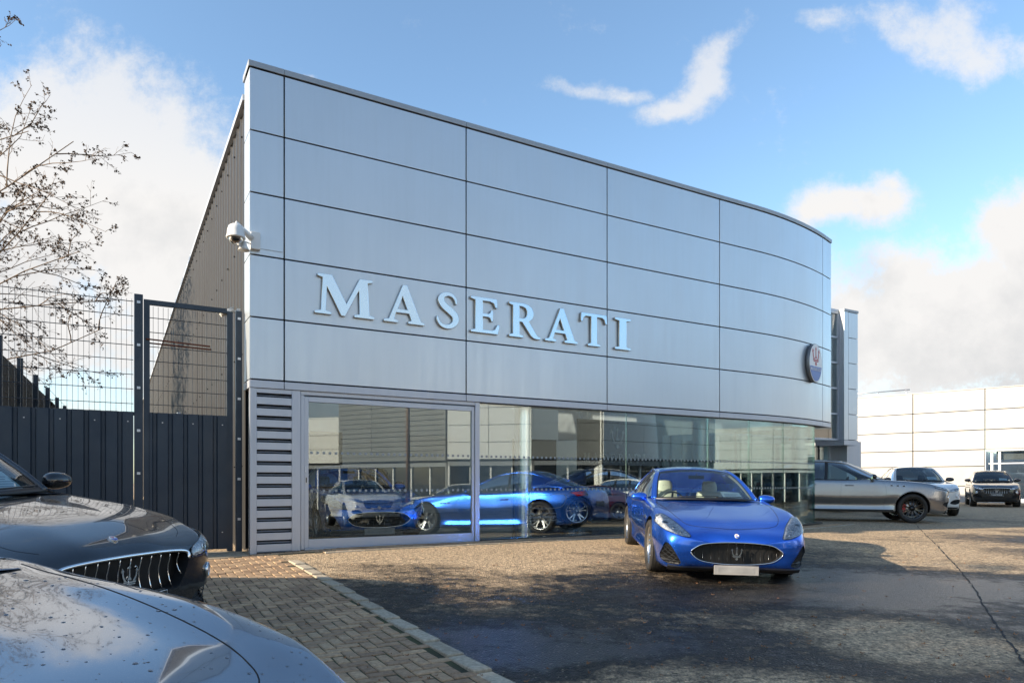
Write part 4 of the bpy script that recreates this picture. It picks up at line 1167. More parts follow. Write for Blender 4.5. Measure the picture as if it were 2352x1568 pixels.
# glass turning back into the entrance
mb = MB(); dG = (-.62, .785); Lg = 6.8
mb.obox((xg+dG[0]*Lg/2, yg+dG[1]*Lg/2), (dG[0]*Lg/2, dG[1]*Lg/2), (dG[1]*.006, -dG[0]*.006), .016, 2.468); put(mb, 'glass_return', M['shopglass'])
for k in range(6):
    mb = MB(); c_ = (xg+dG[0]*Lg*(k+1)/6, yg+dG[1]*Lg*(k+1)/6); mb.obox(c_, (dG[0]*.025, dG[1]*.025), (dG[1]*.03, -dG[0]*.03), .016, 2.468); put(mb, 'entrance_mullion', M['darktrim' if k % 2 else 'zinc'])
mb = MB()
for zc, st in ((1.505, .098), (.905, .098)):
    s = w1+.05
    while s < edges[-1]-.05:
        off = -.073 if s < w2 else GOFF+.002
        if w2-.02 < s < w3+.03: s += st; continue
        x, y, a = front(s, off); c, sn = math.cos(a), math.sin(a); h_ = .020
        mb.add([(x-c*h_, y-sn*h_, zc-h_), (x+c*h_, y+sn*h_, zc-h_), (x+c*h_, y+sn*h_, zc+h_), (x-c*h_, y-sn*h_, zc+h_)], [(0, 1, 2, 3)]); s += st
dots = put(mb, 'manifestation_dots', M['frost']); dots['kind'] = 'stuff'
# dealer name on the glass
sx_, sy_, sa_ = front(s_of(1253), GOFF+.004)
o = text('Graypaul Edinburgh', .075, M['frost'], room, (sx_-CX, sy_-CY, .385), (R(90), 0, sa_), 'window_lettering')
mb = MB()
def fr_(s, z): x, y, _ = front(s, GOFF+.004); return (x, y, z)
s0_, s1_ = s_of(1212), s_of(1285)
mb.tube([fr_(s0_, .45), fr_(s1_, .45), fr_(s1_, .32), fr_(s0_, .32), fr_(s0_, .45)], .0035, 4)
gq = poly_dense([(-.53, .70), (-.515, .80), (-.3, .815), (0, .79), (.3, .815), (.515, .80), (.53, .70), (.40, .57), (0, .54), (-.40, .57)], 4, True); gq.append(gq[0])
sm_ = (s0_+s1_)/2+.12; mb.tube([fr_(sm_+u*.85, z) for u, z in gq], .0035, 4); put(mb, 'window_outline', M['frost'])

# ------------------------------------------------------------------ raised letters and logos
LET = {
 'M': (1.28, [[(0, 0), (.34, 0), (.34, .05), (.22, .08), (.245, .74), (.56, 0), (.64, 0), (.955, .74), (.965, .08), (.85, .05), (.85, 0), (1.28, 0), (1.28, .05), (1.175, .08), (1.135, .92), (1.24, .95), (1.24, 1), (.965, 1), (.67, .30), (.36, 1), (.06, 1), (.06, .95), (.165, .92), (.13, .08), (0, .05)]]),
 'A': (1.0, [[(0, 0), (.33, 0), (.33, .05), (.225, .08), (.29, .27), (.615, .27), (.69, .08), (.60, .05), (.60, 0), (1.0, 0), (1.0, .05), (.91, .08), (.565, 1.02), (.46, 1.02), (.435, .93), (.12, .08), (0, .05)], [(.32, .35), (.59, .35), (.455, .735)]]),
 'E': (.72, [[(0, 0), (.68, 0), (.72, .26), (.67, .26), (.61, .12), (.52, .08), (.29, .08), (.29, .47), (.44, .47), (.49, .44), (.51, .36), (.55, .36), (.55, .66), (.51, .66), (.49, .58), (.44, .55), (.29, .55), (.29, .92), (.50, .92), (.58, .88), (.62, .76), (.67, .76), (.65, 1), (0, 1), (0, .95), (.11, .92), (.11, .08), (0, .05)]]),
 'R': (.92, [[(0, 0), (.40, 0), (.40, .05), (.29, .08), (.29, .46), (.38, .46), (.64, .08), (.72, .02), (.80, 0), (.92, 0), (.92, .045), (.83, .08), (.56, .49), (.66, .56), (.71, .66), (.71, .78), (.66, .90), (.56, .97), (.42, 1), (0, 1), (0, .95), (.11, .92), (.11, .08), (0, .05)], [(.29, .55), (.40, .55), (.49, .60), (.53, .68), (.53, .79), (.48, .88), (.39, .92), (.29, .92)]]),
 'T': (.86, [[(.24, 0), (.62, 0), (.62, .05), (.52, .08), (.52, .92), (.70, .92), (.77, .86), (.80, .74), (.85, .74), (.83, 1.0), (.03, 1.0), (.01, .74), (.06, .74), (.09, .86), (.16, .92), (.34, .92), (.34, .08), (.24, .05)]]),
 'I': (.40, [[(0, 0), (.40, 0), (.40, .05), (.29, .08), (.29, .92), (.40, .95), (.40, 1), (0, 1), (0, .95), (.11, .92), (.11, .08), (0, .05)]])}
cl = poly_dense([(.585, .70), (.575, .80), (.50, .91), (.36, .955), (.215, .90), (.165, .77), (.24, .63), (.40, .51), (.55, .37), (.565, .20), (.45, .08), (.29, .045), (.15, .10), (.075, .22), (.065, .31)], 4)
wd = [.012, .03, .038, .045, .062, .078, .085, .09, .085, .072, .06, .045, .035, .028, .012]
L_, R_ = [], []
for i, c in enumerate(cl):
    a = Vector(cl[min(i+1, len(cl)-1)])-Vector(cl[max(i-1, 0)]); a.normalize(); w_ = float(np.interp(i/4, range(15), wd))
    L_.append((c[0]-a.y*w_, c[1]+a.x*w_)); R_.append((c[0]+a.y*w_, c[1]-a.x*w_))
LET['S'] = (.66, [L_+R_[::-1]])
def letter_mesh(ch, w, h, depth):
    cu = bpy.data.curves.new('l', 'CURVE'); cu.dimensions = '2D'; cu.fill_mode = 'BOTH'; cu.extrude = depth/2; cu.bevel_depth = min(.006, h*.01); cu.bevel_resolution = 1
    W, loops = LET[ch]
    for lp_ in loops:
        sp = cu.splines.new('POLY'); sp.points.add(len(lp_)-1); sp.use_cyclic_u = True
        for i, (x, y) in enumerate(lp_): sp.points[i].co = (x/W*w, y*h, 0, 1)
    o = bpy.data.objects.new('l', cu); COL.objects.link(o); dg = bpy.context.evaluated_depsgraph_get(); dg.update()
    me = bpy.data.meshes.new_from_object(o.evaluated_get(dg)); bpy.data.objects.remove(o); return me
def letter(ch, w, h, depth, mats, parent, loc, rot, name):
    me = letter_mesh(ch, w, h, depth); me.materials.clear()
    for m_ in mats: me.materials.append(m_)
    if len(mats) > 1:
        for p in me.polygons: p.material_index = 0 if abs(p.normal.z) > .9 else 1
    o = bpy.data.objects.new(name, me); COL.objects.link(o); o.parent = parent; o.location = loc; o.rotation_euler = rot; return o
sg_ = empty('wall_sign', (CX, CY, 0)); tag(sg_, 'large raised serif lettering spelling the maker\'s name across the silver front above the windows', 'sign')
for ch, a, b in zip('MASERATI', (175, 615, 940, 1168, 1412, 1640, 1865, 2085), (550, 870, 1090, 1348, 1608, 1845, 2035, 2183)):
    sA_, sB_ = s_of((a/2.6133+700)*.9408), s_of((b/2.6133+700)*.9408)
    x, y, an = front(sA_, .032)
    letter(ch, (sB_-sA_), .62, .034, [M['letter'], M['letterside']], sg_, (x-CX, y-CY, 3.69), (R(90), 0, an), 'letter')
# oval badge sign on the curved end
sb_ = s_of(1864); x, y, an = front(sb_, 0)
bd = empty('badge_sign', (x, y, 3.98)); bd.rotation_euler = (0, 0, an); tag(bd, 'oval sign with red trident over a blue band on the curved end of the showroom', 'sign')
def ell(rx, rz, n=48, lo=-9): return [(rx*math.cos(2*math.pi*k/n), rz*math.sin(2*math.pi*k/n)) for k in range(n)]
FF = lambda u, v, d: (u, -d, v)
mb = MB(); mb.prism(ell(.345, .475, 64), FF, .01, .105, 0, True); mb.build('sign_case', mat('sign_case', (.16, .17, .18), .35, .5), bd, fix=True)
mb = MB(); mb.prism(ell(.335, .465, 64), FF, .105, .109); mb.build('sign_face', M['white'], bd, fix=True)
mb = MB(); mb.prism([p for p in ell(.315, .445, 96) if p[1] < -.08], FF, .110, .113); mb.build('blue_field', mat('sign_blue', (.05, .13, .45), .3), bd, fix=True)
mb = MB(); trident(mb, lambda u, v, d: (u, -.111-d, v-.065), .47, .004); mb.build('trident', M['red_enamel'], bd)
for i, ch in enumerate('MASERATI'):
    letter(ch, .052 if ch != 'I' else .022, .075, .004, [M['white']], bd, (-.27+i*.07, -.116, -.19), (R(90), 0, 0), 'sign_letter')
# lettering and trident on the wall inside
iw = empty('interior_sign', (3.1, 20.4, 1.62)); tag(iw, 'pale lettering and trident on a wall inside the showroom', 'sign')
iw.rotation_euler = (0, 0, R(29.8))
mb = MB(); mb.obox((3.1+.04*-NX+QX*.2, 20.4+.04*-NY+QY*.2), (QX*1.6, QY*1.6), (NX*.03, NY*.03), .02, 2.85); put(mb, 'display_wall', M['darktrim'])
for i, ch in enumerate('MASERATI'): letter(ch, .20 if ch != 'I' else .08, .26, .02, [M['frost']], iw, (-1.2+i*.31, 0, 0), (R(90), 0, 0), 'letter')
mb = MB(); trident(mb, lambda u, v, d: (u, -d, v+.42), .62, .02); mb.build('trident', M['frost'], iw)

# ------------------------------------------------------------------ wing beyond the entrance
wing = empty('panelled_wing', (12.1, 25.2, 0)); tag(wing, 'narrow silver panelled wing with a tall glazed strip beyond the curved end of the showroom', 'building')
def wbox(q0, q1, p0, p1, z0, z1, m, nm, bev=0):
    a = (12.1+QX*(q0+q1)/2+NX*(p0+p1)/2, 25.2+QY*(q0+q1)/2+NY*(p0+p1)/2)
    mb = MB(); mb.obox((a[0]-12.1, a[1]-25.2), (QX*(q1-q0)/2, QY*(q1-q0)/2), (NX*(p1-p0)/2, NY*(p1-p0)/2), z0, z1)
    o = mb.build(nm, m, wing)
    if bev: bevel(o, bev, 2)
    return o
for j in range(5):
    wbox(.26, .80, -.06, 0, ROWS[j]+.01, ROWS[j+1]-.01, M['clad'], 'cladding_panel', .004)
wbox(0, .25, -.06, .0, 2.59, 7.27, M['clad'], 'corner_panel', .004)
wbox(0, .03, -.25, -.062, 2.59, 7.27, M['alu'], 'return_panel'); wbox(-.02, .82, -1.2, .02, 7.272, 7.36, M['coping'], 'coping')
wbox(-.0, .82, -1.2, .0, 2.40, 2.58, M['alu'], 'soffit_band')
wbox(.05, .80, -7, -.07, 2.60, 7.2, M['inwall'], 'wall_core'); wbox(.70, .82, -12, -.07, 2.59, 7.27, M['clad'], 'side_wall')
for j in range(5):
    z0, z1 = ROWS[j]+.05, ROWS[j+1]-.01
    wbox(-7, -.03, -.28, -.25, z0, z1, M['towerglass'], 'window_glass'); wbox(-7, -.03, -.30, -.20, z0-.07, z0-.002, M['alu'], 'transom')
wbox(-7, -.03, -.30, -.20, 7.2, 7.36, M['alu'], 'transom'); wbox(-.09, -.01, -.28, -.20, 2.6, 7.19, M['alu'], 'mullion')
wbox(-7, .7, -5.5, -5.4, .0, 7.2, M['inwall'], 'inner_wall')
wbox(-1.1, -.25, -1.5, -1.4, 2.60, 3.0, mat('red_sofa', (.35, .05, .03), .6), 'balustrade')
wbox(-7, .45, -.93, -.90, .01, 2.40, M['shopglass'], 'ground_glass')
for q_ in (-2.4, -1.0, -.2, .42): wbox(q_-.03, q_+.03, -.98, -.88, .0, 2.40, M['darktrim' if q_ < 0 else 'alu'], 'door_post')
wbox(.75, 1.6, -1.6, -.4, .0, 2.58, M['alu'], 'plinth_wall')

# ------------------------------------------------------------------ white building on the right
wb = empty('white_building', (26.8, 39.2, 0)); tag(wb, 'low building clad in bright white panels behind the parked cars on the right', 'building')
WD = Vector((-1.08, 1.0)).normalized(); WN = Vector((WD.y, -WD.x))
if WN.y > 0: WN = -WN
def wpan(m0, m1, z0, z1, m, nm, out=0, th=.05, par=wb, bev=.006):
    m0, m1 = m0*1.2, m1*1.2; c = WD*((m0+m1)/2)+WN*(out-th/2); mb = MB(); mb.obox((c.x, c.y), (WD.x*(m1-m0)/2, WD.y*(m1-m0)/2), (WN.x*th/2, WN.y*th/2), z0, z1)
    o = mb.build(nm, m, par)
    if bev: bevel(o, bev, 2)
    return o
WS = lambda z: 1.04+(z-1.04)*1.2
WR = [WS(z) for z in (2.59, 3.525, 4.46, 5.46)]; gw = .02
for k in range(-5, 5):
    m0, m1 = k*3.02, k*3.02+3.02
    for j in range(3): wpan(m0+gw, m1-gw, WR[j]+gw, WR[j+1]-gw, M['whiteclad'], 'cladding_panel')
    if k >= 0:
        wpan(m0+gw, m1-gw, WS(1.80)+gw, WR[0]-gw, M['whiteclad'], 'cladding_panel')
        wpan(m0+gw, m1-gw, WS(.86)+gw, WS(1.8)-gw, M['whiteclad'], 'cladding_panel'); wpan(m0+gw, m1-gw, -.5, WS(.86)-gw, M['whiteclad'], 'cladding_panel')
wpan(.02, 15.1, -.3, WS(5.43), M['gap'], 'panel_backing', -.06, .1, bev=0); wpan(-15.1, .0, WR[0], WS(5.43), M['gap'], 'panel_backing', -.06, .1, bev=0)
wpan(-15.1, 15.1, WS(5.462), WS(5.50), M['whiteclad'], 'coping', .01, .5, bev=0)
wpan(-15, -.05, WS(2.5), WR[0]-.01, M['alu'], 'window_head', -.02, .3); wpan(-15, -.1, -.3, .12, M['alu'], 'window_sill', -.1, .2)
for k, m_ in enumerate((-.25, -.55, -1.75, -3.2, -4.8, -6.4, -8, -10, -12)): wpan(m_-.05, m_+.05, .1, WS(2.5), M['alu'], 'window_post', -.16, .10)
wpan(-15, -.12, WS(1.9), WS(1.95), M['alu'], 'window_transom', -.17, .06, bev=0)
wpan(-15, -.1, .1, WS(2.5), M['shopglass'], 'window_glass', -.22, .01, bev=0)
wpan(-15, 0, -.3, WS(2.5), M['inwall'], 'inner_wall', -6, .1, bev=0); wpan(-15, -.4, WS(2.1), WS(2.5), M['darktrim'], 'window_blind', -.4, .03, bev=0)
wpan(-.02, .1, -.3, WS(2.5), M['alu'], 'reveal', -.07, 6, bev=0)
# roof edge rail
mb = MB()
for k in range(4): c = WD*(4.2+k*1.6)+WN*(-1.0); mb.tube([(c.x, c.y, WS(5.4)), (c.x, c.y, WS(5.82))], .03, 6)
a_, b_ = WD*4.0-WN*1., WD*10.-WN*1.; mb.tube([(a_.x, a_.y, WS(5.80)), (b_.x, b_.y, WS(5.80))], .04, 6); mb.build('roof_rail', M['zinc'], wb)

# ------------------------------------------------------------------ buildings across the yard (seen in the windows)
def virt(px, d, z=0):
    """a point seen mirrored in the straight part of the front at column px, optical depth d"""
    x = (px-1176)/1589*d; p = (x-CX)*NX+(d-CY)*NY
    return (x-2*p*NX, d-2*p*NY, z)
def oppo(label, name, p0, p1, zt, mm, rows, zb=2.3, horiz=False, step=3.1):
    A, B = Vector(p0[:2]), Vector(p1[:2]); D = (B-A); Ln = D.length; D.normalize(); N = Vector((D.y, -D.x))
    if N.dot(-A) < 0: N = -N
    root = empty(name, (A.x, A.y, -.8)); tag(root, label, 'building')
    def bx(s0, s1, z0, z1, m, nm, out=0, th=.05):
        c = D*((s0+s1)/2)+N*(out-th/2); mb = MB(); mb.obox((c.x, c.y), (D.x*(s1-s0)/2, D.y*(s1-s0)/2), (N.x*th/2, N.y*th/2), z0+.8, z1+.8); return mb.build(nm, m, root)
    z = zb; zs = []
    while z < zt-.3: zs.append(z); z += rows
    zs.append(zt); n = max(1, round(Ln/step))
    for i in range(n):
        for j in range(len(zs)-1): bx(Ln*i/n+.015, Ln*(i+1)/n-.015, zs[j]+.015, zs[j+1]-.015, mm, 'cladding_panel')
    bx(0, Ln, zb-.1, zt-.02, M['gap'], 'panel_backing', -.06, .1); bx(-.05, Ln+.05, zt, zt+.08, mm, 'coping', .02, .4)
    bx(0, Ln, zb-.35, zb-.1, M['soffit'], 'soffit', -.1, 2.5)
    bx(0, Ln, -.8, zb-.3, M['darkglass'], 'shop_window', -.4, .02); bx(0, Ln, -.8, zb-.3, M['inwall'], 'inner_wall', -4., .1)
    for i in range(n*2): bx(Ln*i/n/2, Ln*i/n/2+.09, -.8, zb-.3, M['cream_panel'], 'window_post', -.3, .1)
    bx(0, .1, -.8, zt, mm, 'end_wall', -.1, 8); bx(Ln-.1, Ln, -.8, zt, mm, 'end_wall', -.1, 8)
    return root
oppo('white panelled showroom reflected at the left of the big window', 'opposite_building', virt(560, 48), virt(781, 46), 5.3, M['cream_panel'], .935)
oppo('tall grey horizontally clad block reflected in the middle of the big window', 'opposite_building', virt(779, 44.5), virt(1026, 40), 6.6, M['greyclad'], .30)
oppo('long white panelled showroom reflected in the frameless glass panes', 'opposite_building', virt(1030, 38), virt(1226, 37), 6.2, M['cream_panel'], .935)
oppo('grey clad block reflected beside the first column', 'opposite_building', virt(1228, 36.2), virt(1390, 36.2), 6.4, M['greyclad'], .935)
oppo('white panelled block reflected above the blue car', 'opposite_building', virt(1392, 36), virt(1650, 41), 6.2, M['cream_panel'], .935)

oppo('pale panelled showroom added out of view to brighten the curved glass', 'opposite_building', (58, 46), (58, -2), 6.2, M['whiteclad'], .935)  # building added out of view as a bright reflection for the curved panes
lx, ly, _ = virt(941, 22); lpz = empty('lamp_post', (lx, ly, g(lx, ly))); tag(lpz, 'slim brown lamp post reflected in the big window', 'lamp post')
mb = MB(); mb.tube([(0, 0, -.1), (0, 0, 7.5)], [.075, .05], 12); mb.build('pole', mat('brown_pole', (.22, .12, .06), .5), lpz)
mb = MB(); mb.tube([(0, 0, 7.4), (.1, 0, 7.7), (.9, 0, 7.8)], [.04, .04, .03], 8); mb.obox((1.1, 0), (.3, 0), (0, .12), 7.76, 7.86); mb.build('lamp_head', M['zinc'], lpz)
# ------------------------------------------------------------------ gate, mesh fence and boarding on the left
def gline(k, z=0, back=.5): # k metres left of the showroom corner, on the fence line
    return (CX-NX*back-QX*k, CY-NY*back-QY*k, z)
def k_of(px):
    t = (px-1176)/1589; lo, hi = -.5, 9.
    for _ in range(50):
        m_ = (lo+hi)/2; p = gline(m_)
        if p[0]/p[1] > t: lo = m_
        else: hi = m_
    return lo
def fbox(mb, k0, k1, z0, z1, f0=-.03, f1=.03, m=0):
    c = gline((k0+k1)/2); f = (f0+f1)/2
    mb.obox((c[0]+NX*f, c[1]+NY*f), (QX*abs(k1-k0)/2, QY*abs(k1-k0)/2), (NX*(f1-f0)/2, NY*(f1-f0)/2), z0, z1, m)
ZT, ZS = 3.67, 2.06
def rel(o, root):
    o.data.transform(Matrix.Translation(-root.location)); o.parent = root; return o
def mesh_leaf(root, k0, k1, z0, z1, spikes=True, st=.066, hs=.212):
    mb = MB(); k = min(k0, k1)+.02
    while k < max(k0, k1): a = gline(k); mb.tube([(a[0], a[1], z0), (a[0], a[1], z1+(.03 if spikes else 0))], .0032, 4, cap=False); k += st
    z = z0+.12
    while z <= z1+.001:
        for f in (-.009, .009):
            a, b = gline(k0), gline(k1); mb.tube([(a[0]+NX*f, a[1]+NY*f, z), (b[0]+NX*f, b[1]+NY*f, z)], .0042, 4, cap=False)
        z += hs
    return rel(mb.build('wire_mesh', M['fencepaint']), root)
def sheet(root, k0, k1, z0, z1):
    mb = MB(); k = min(k0, k1); pr = []
    while k < max(k0, k1):
        for dk, f in ((0, .05), (.135, .05), (.15, .018), (.19, .018)): pr.append((min(k+dk, max(k0, k1)), f))
        k += .205
    for (k, f) in pr:
        a = gline(k); mb.v += [(a[0]+NX*f, a[1]+NY*f, z0), (a[0]+NX*f, a[1]+NY*f, z1)]
    for i in range(len(pr)-1): mb.f.append((2*i, 2*i+1, 2*i+3, 2*i+2)); mb.m.append(0); mb.sm.append(False)
    o = rel(mb.build('ribbed_sheet', M['fencepaint']), root)
    md = o.modifiers.new('s', 'SOLIDIFY'); md.thickness = .004; bake(o)
    mb = MB()
    for i in range(0, len(pr), 8):
        for z in (z0+.25, z1-.15): a = gline(pr[i][0]+.07); mb.obox((a[0]+NX*.054, a[1]+NY*.054), (QX*.008, QY*.008), (NX*.004, NY*.004), z, z+.014)
    rel(mb.build('sheet_rivet', M['zinc']), root)
kp0, kp1 = k_of(548), k_of(521)          # right post, leaf edge
kc0, kc1 = k_of(330), k_of(308)
gt = empty('steel_gate', gline((kp0+kc0)/2, -.05)); tag(gt, 'tall navy steel gate leaf with wire mesh above a ribbed sheet, beside the showroom corner', 'gate')
mb = MB(); fbox(mb, k_of(534), kp1, -.02, ZT, -.03, .03); rel(mb.build('gate_stile', M['fencepaint']), gt)
mb = MB(); fbox(mb, kc0, k_of(344), -.02, ZT+.04, -.03, .03); rel(mb.build('gate_stile', M['fencepaint']), gt)
mb = MB(); fbox(mb, kp1, k_of(344), ZT-.03, ZT+.04, -.03, .03); rel(mb.build('top_rail', M['fencepaint']), gt)
mb = MB(); fbox(mb, kp1, k_of(344), ZS-.05, ZS+.0, -.03, .015); rel(mb.build('mid_rail', M['fencepaint']), gt)
mesh_leaf(gt, kp1, k_of(344), ZS, ZT-.05, False); sheet(gt, kp1, k_of(344), .02, ZS)
mb = MB(); a = gline(kc0-.05); mb.tube([(a[0], a[1]-.05, 3.13), (a[0]+.75, a[1]-.05+.42, 3.10), (a[0]+.75, a[1]+.42, 3.06), (a[0], a[1], 3.08)], .012, 6); rel(mb.build('rusty_stay', M['rust']), gt)
def post(name, k0, k1, zt, label):
    r = empty(name, gline((k0+k1)/2, g(*gline((k0+k1)/2)[:2]))); tag(r, label, 'post')
    mb = MB(); fbox(mb, k0, k1, -.1, zt, -.05, .05); bevel(rel(mb.build('shaft', M['fencepaint']), r), .006, 2)
    z = zt-.12
    while z > .3:
        mb = MB(); kk = (k0+k1)/2; fbox(mb, kk-.022, kk+.022, z-.018, z+.018, .052, .062); rel(mb.build('clip', M['zinc']), r); z -= .62
    return r
post('gate_post', k_of(555), k_of(541), ZT+.02, 'dark steel gate post with bolt clips against the showroom flank')
post('gate_post', kc0+.01, kc1, ZT+.10, 'dark steel post with pale clips between the mesh fence and the gate')
fn_ = empty('mesh_fence', gline(kc1+3, -.2)); tag(fn_, 'tall navy wire mesh fence above ribbed sheeting on the left of the gate', 'fence')
mesh_leaf(fn_, kc1+.01, kc1+6.5, ZS, ZT, True); sheet(fn_, kc1+.01, kc1+6.5, -.3, ZS)
mb = MB(); fbox(mb, kc1, kc1+6.5, ZS-.05, ZS, -.03, .015); rel(mb.build('mid_rail', M['fencepaint']), fn_)
# boarded fence with posts running back from the gate
A0 = Vector((-8.5, 11.2)); BD = Vector((-NX, -NY)).normalized(); BD = Vector((-1.25, 2.3)).normalized(); BN = Vector((BD.y, -BD.x))
bf = empty('boundary_fence', (A0.x, A0.y, 0)); tag(bf, 'weathered board fence with navy posts running back behind the mesh on the far left', 'fence')
for i in range(14):
    t = 1.1+i*2.55; c = A0+BD*t
    mb = MB(); mb.obox((c.x-A0.x, c.y-A0.y), (BD.x*.05, BD.y*.05), (BN.x*.05, BN.y*.05), -.3, 3.62); mb.build('fence_post', M['fencepaint'], bf)
    mb = MB()
    for j in range(16):
        cc = A0-BN*.16+BD*(t-1.27+.16*j+.08); h_ = 3.50+.006*rnd.random()
        mb.obox((cc.x-A0.x, cc.y-A0.y), (BD.x*.076, BD.y*.076), (BN.x*.012, BN.y*.012), -.3, h_)
    mb.build('board_panel', M['timber'], bf)
    mb = MB()
    for z in np.arange(.3, 3.6, .30):
        a, b = A0+BD*(t-1.27)+BN*.02, A0+BD*(t+1.27)+BN*.02; mb.tube([(a.x-A0.x, a.y-A0.y, z), (b.x-A0.x, b.y-A0.y, z)], .006, 4)
    mb.build('wire_strand', M['fencepaint'], bf)

# ------------------------------------------------------------------ cameras on the building corner
c0 = Vector((CX, CY)); 
cc = empty('dome_camera', (CX, CY, 4.62)); tag(cc, 'white dome security camera on a bracket at the top corner of the showroom', 'camera')
def cpt(q, p, z): return (q*QX+p*NX, q*QY+p*NY, z)
mb = MB(); mb.obox(cpt(.07, .04, 0)[:2], (QX*.07, QY*.07), (NX*.04, NY*.04), -.10, .16); bevel(mb.build('bracket_box', M['cctv'], cc), .008, 2)
mb = MB(); mb.obox(cpt(.30, .006, 0)[:2], (QX*.18, QY*.18), (NX*.006, NY*.006), -.06, .13); mb.build('mounting_plate', M['clad'], cc)
DQ, DP = -.22, .17
mb = MB(); mb.tube([cpt(.02, .06, .05), cpt(DQ*.5, DP*.7, .14), cpt(DQ, DP, .21), cpt(DQ, DP, .17)], [.05, .036, .03, .03], 10); mb.build('arm', M['cctv'], cc)
cd_ = cpt(DQ, DP, 0)
mb = MB(); mb.lathe([(0, .19), (.06, .185), (.10, .155), (.118, .10), (.125, .02), (.135, .0), (.135, -.015), (.11, -.02)], 32, 'z', cd_); mb.build('dome_housing', M['cctv'], cc)
mb = MB(); mb.lathe([(.10, -.012)]+[(.10*math.cos(a), -.012-.10*math.sin(a)) for a in np.linspace(0, math.pi/2, 10)], 28, 'z', cd_); mb.build('dome_bubble', M['dome'], cc)
mb = MB(); mb.lathe([(0, -.03), (.05, -.03), (.055, -.06), (.0, -.085)], 20, 'z', cd_); mb.build('lens', M['matte'], cc)
e2 = cpt(-.10, .10, 0)
mb = MB(); mb.lathe([(.0, .02), (.035, .015), (.045, -.03), (.05, -.05), (.085, -.115), (.075, -.115), (.04, -.09), (0, -.085)], 24, 'z', (e2[0], e2[1], -.04)); mb.build('floodlight', M['cctv'], cc)
mb = MB(); mb.tube([cpt(-.10, .10, -.02), cpt(-.02, .05, -.02), cpt(.02, .03, -.02)], .012, 6); mb.build('floodlight_arm', M['cctv'], cc)
k_ = .62; bp_ = (CX-NX*k_-QX*.07, CY-NY*k_-QY*.07)
bc = empty('bullet_camera', (bp_[0], bp_[1], 3.70)); tag(bc, 'small white bullet camera on the flank just above the gate post', 'camera')
mb = MB(); mb.obox((0, 0), (QX*.025, QY*.025), (NX*.04, NY*.04), -.06, .06); bevel(mb.build('base', M['cctv'], bc), .008, 2)
mb = MB(); mb.tube([(0, 0, .02), (-QX*.12, -QY*.12, .01)], .018, 8); mb.build('arm', M['cctv'], bc)
mb = MB(); mb.tube([(-QX*.08+NX*.02, -QY*.08+NY*.02, .03), (-QX*.27+NX*.03, -QY*.27+NY*.03, -.06)], [.042, .045], 14); mb.build('camera_body', M['cctv'], bc)
mb = MB(); a = Vector((-QX*.07, -QY*.07, .075)); b = Vector((-QX*.31, -QY*.31, -.035)); n_ = Vector((NX, NY, 0))*.05
mb.add([a-n_, a+n_, b+n_, b-n_], [(0, 1, 2, 3)]); o = mb.build('sun_hood', M['cctv'], bc); md = o.modifiers.new('s', 'SOLIDIFY'); md.thickness = .006; bake(o)
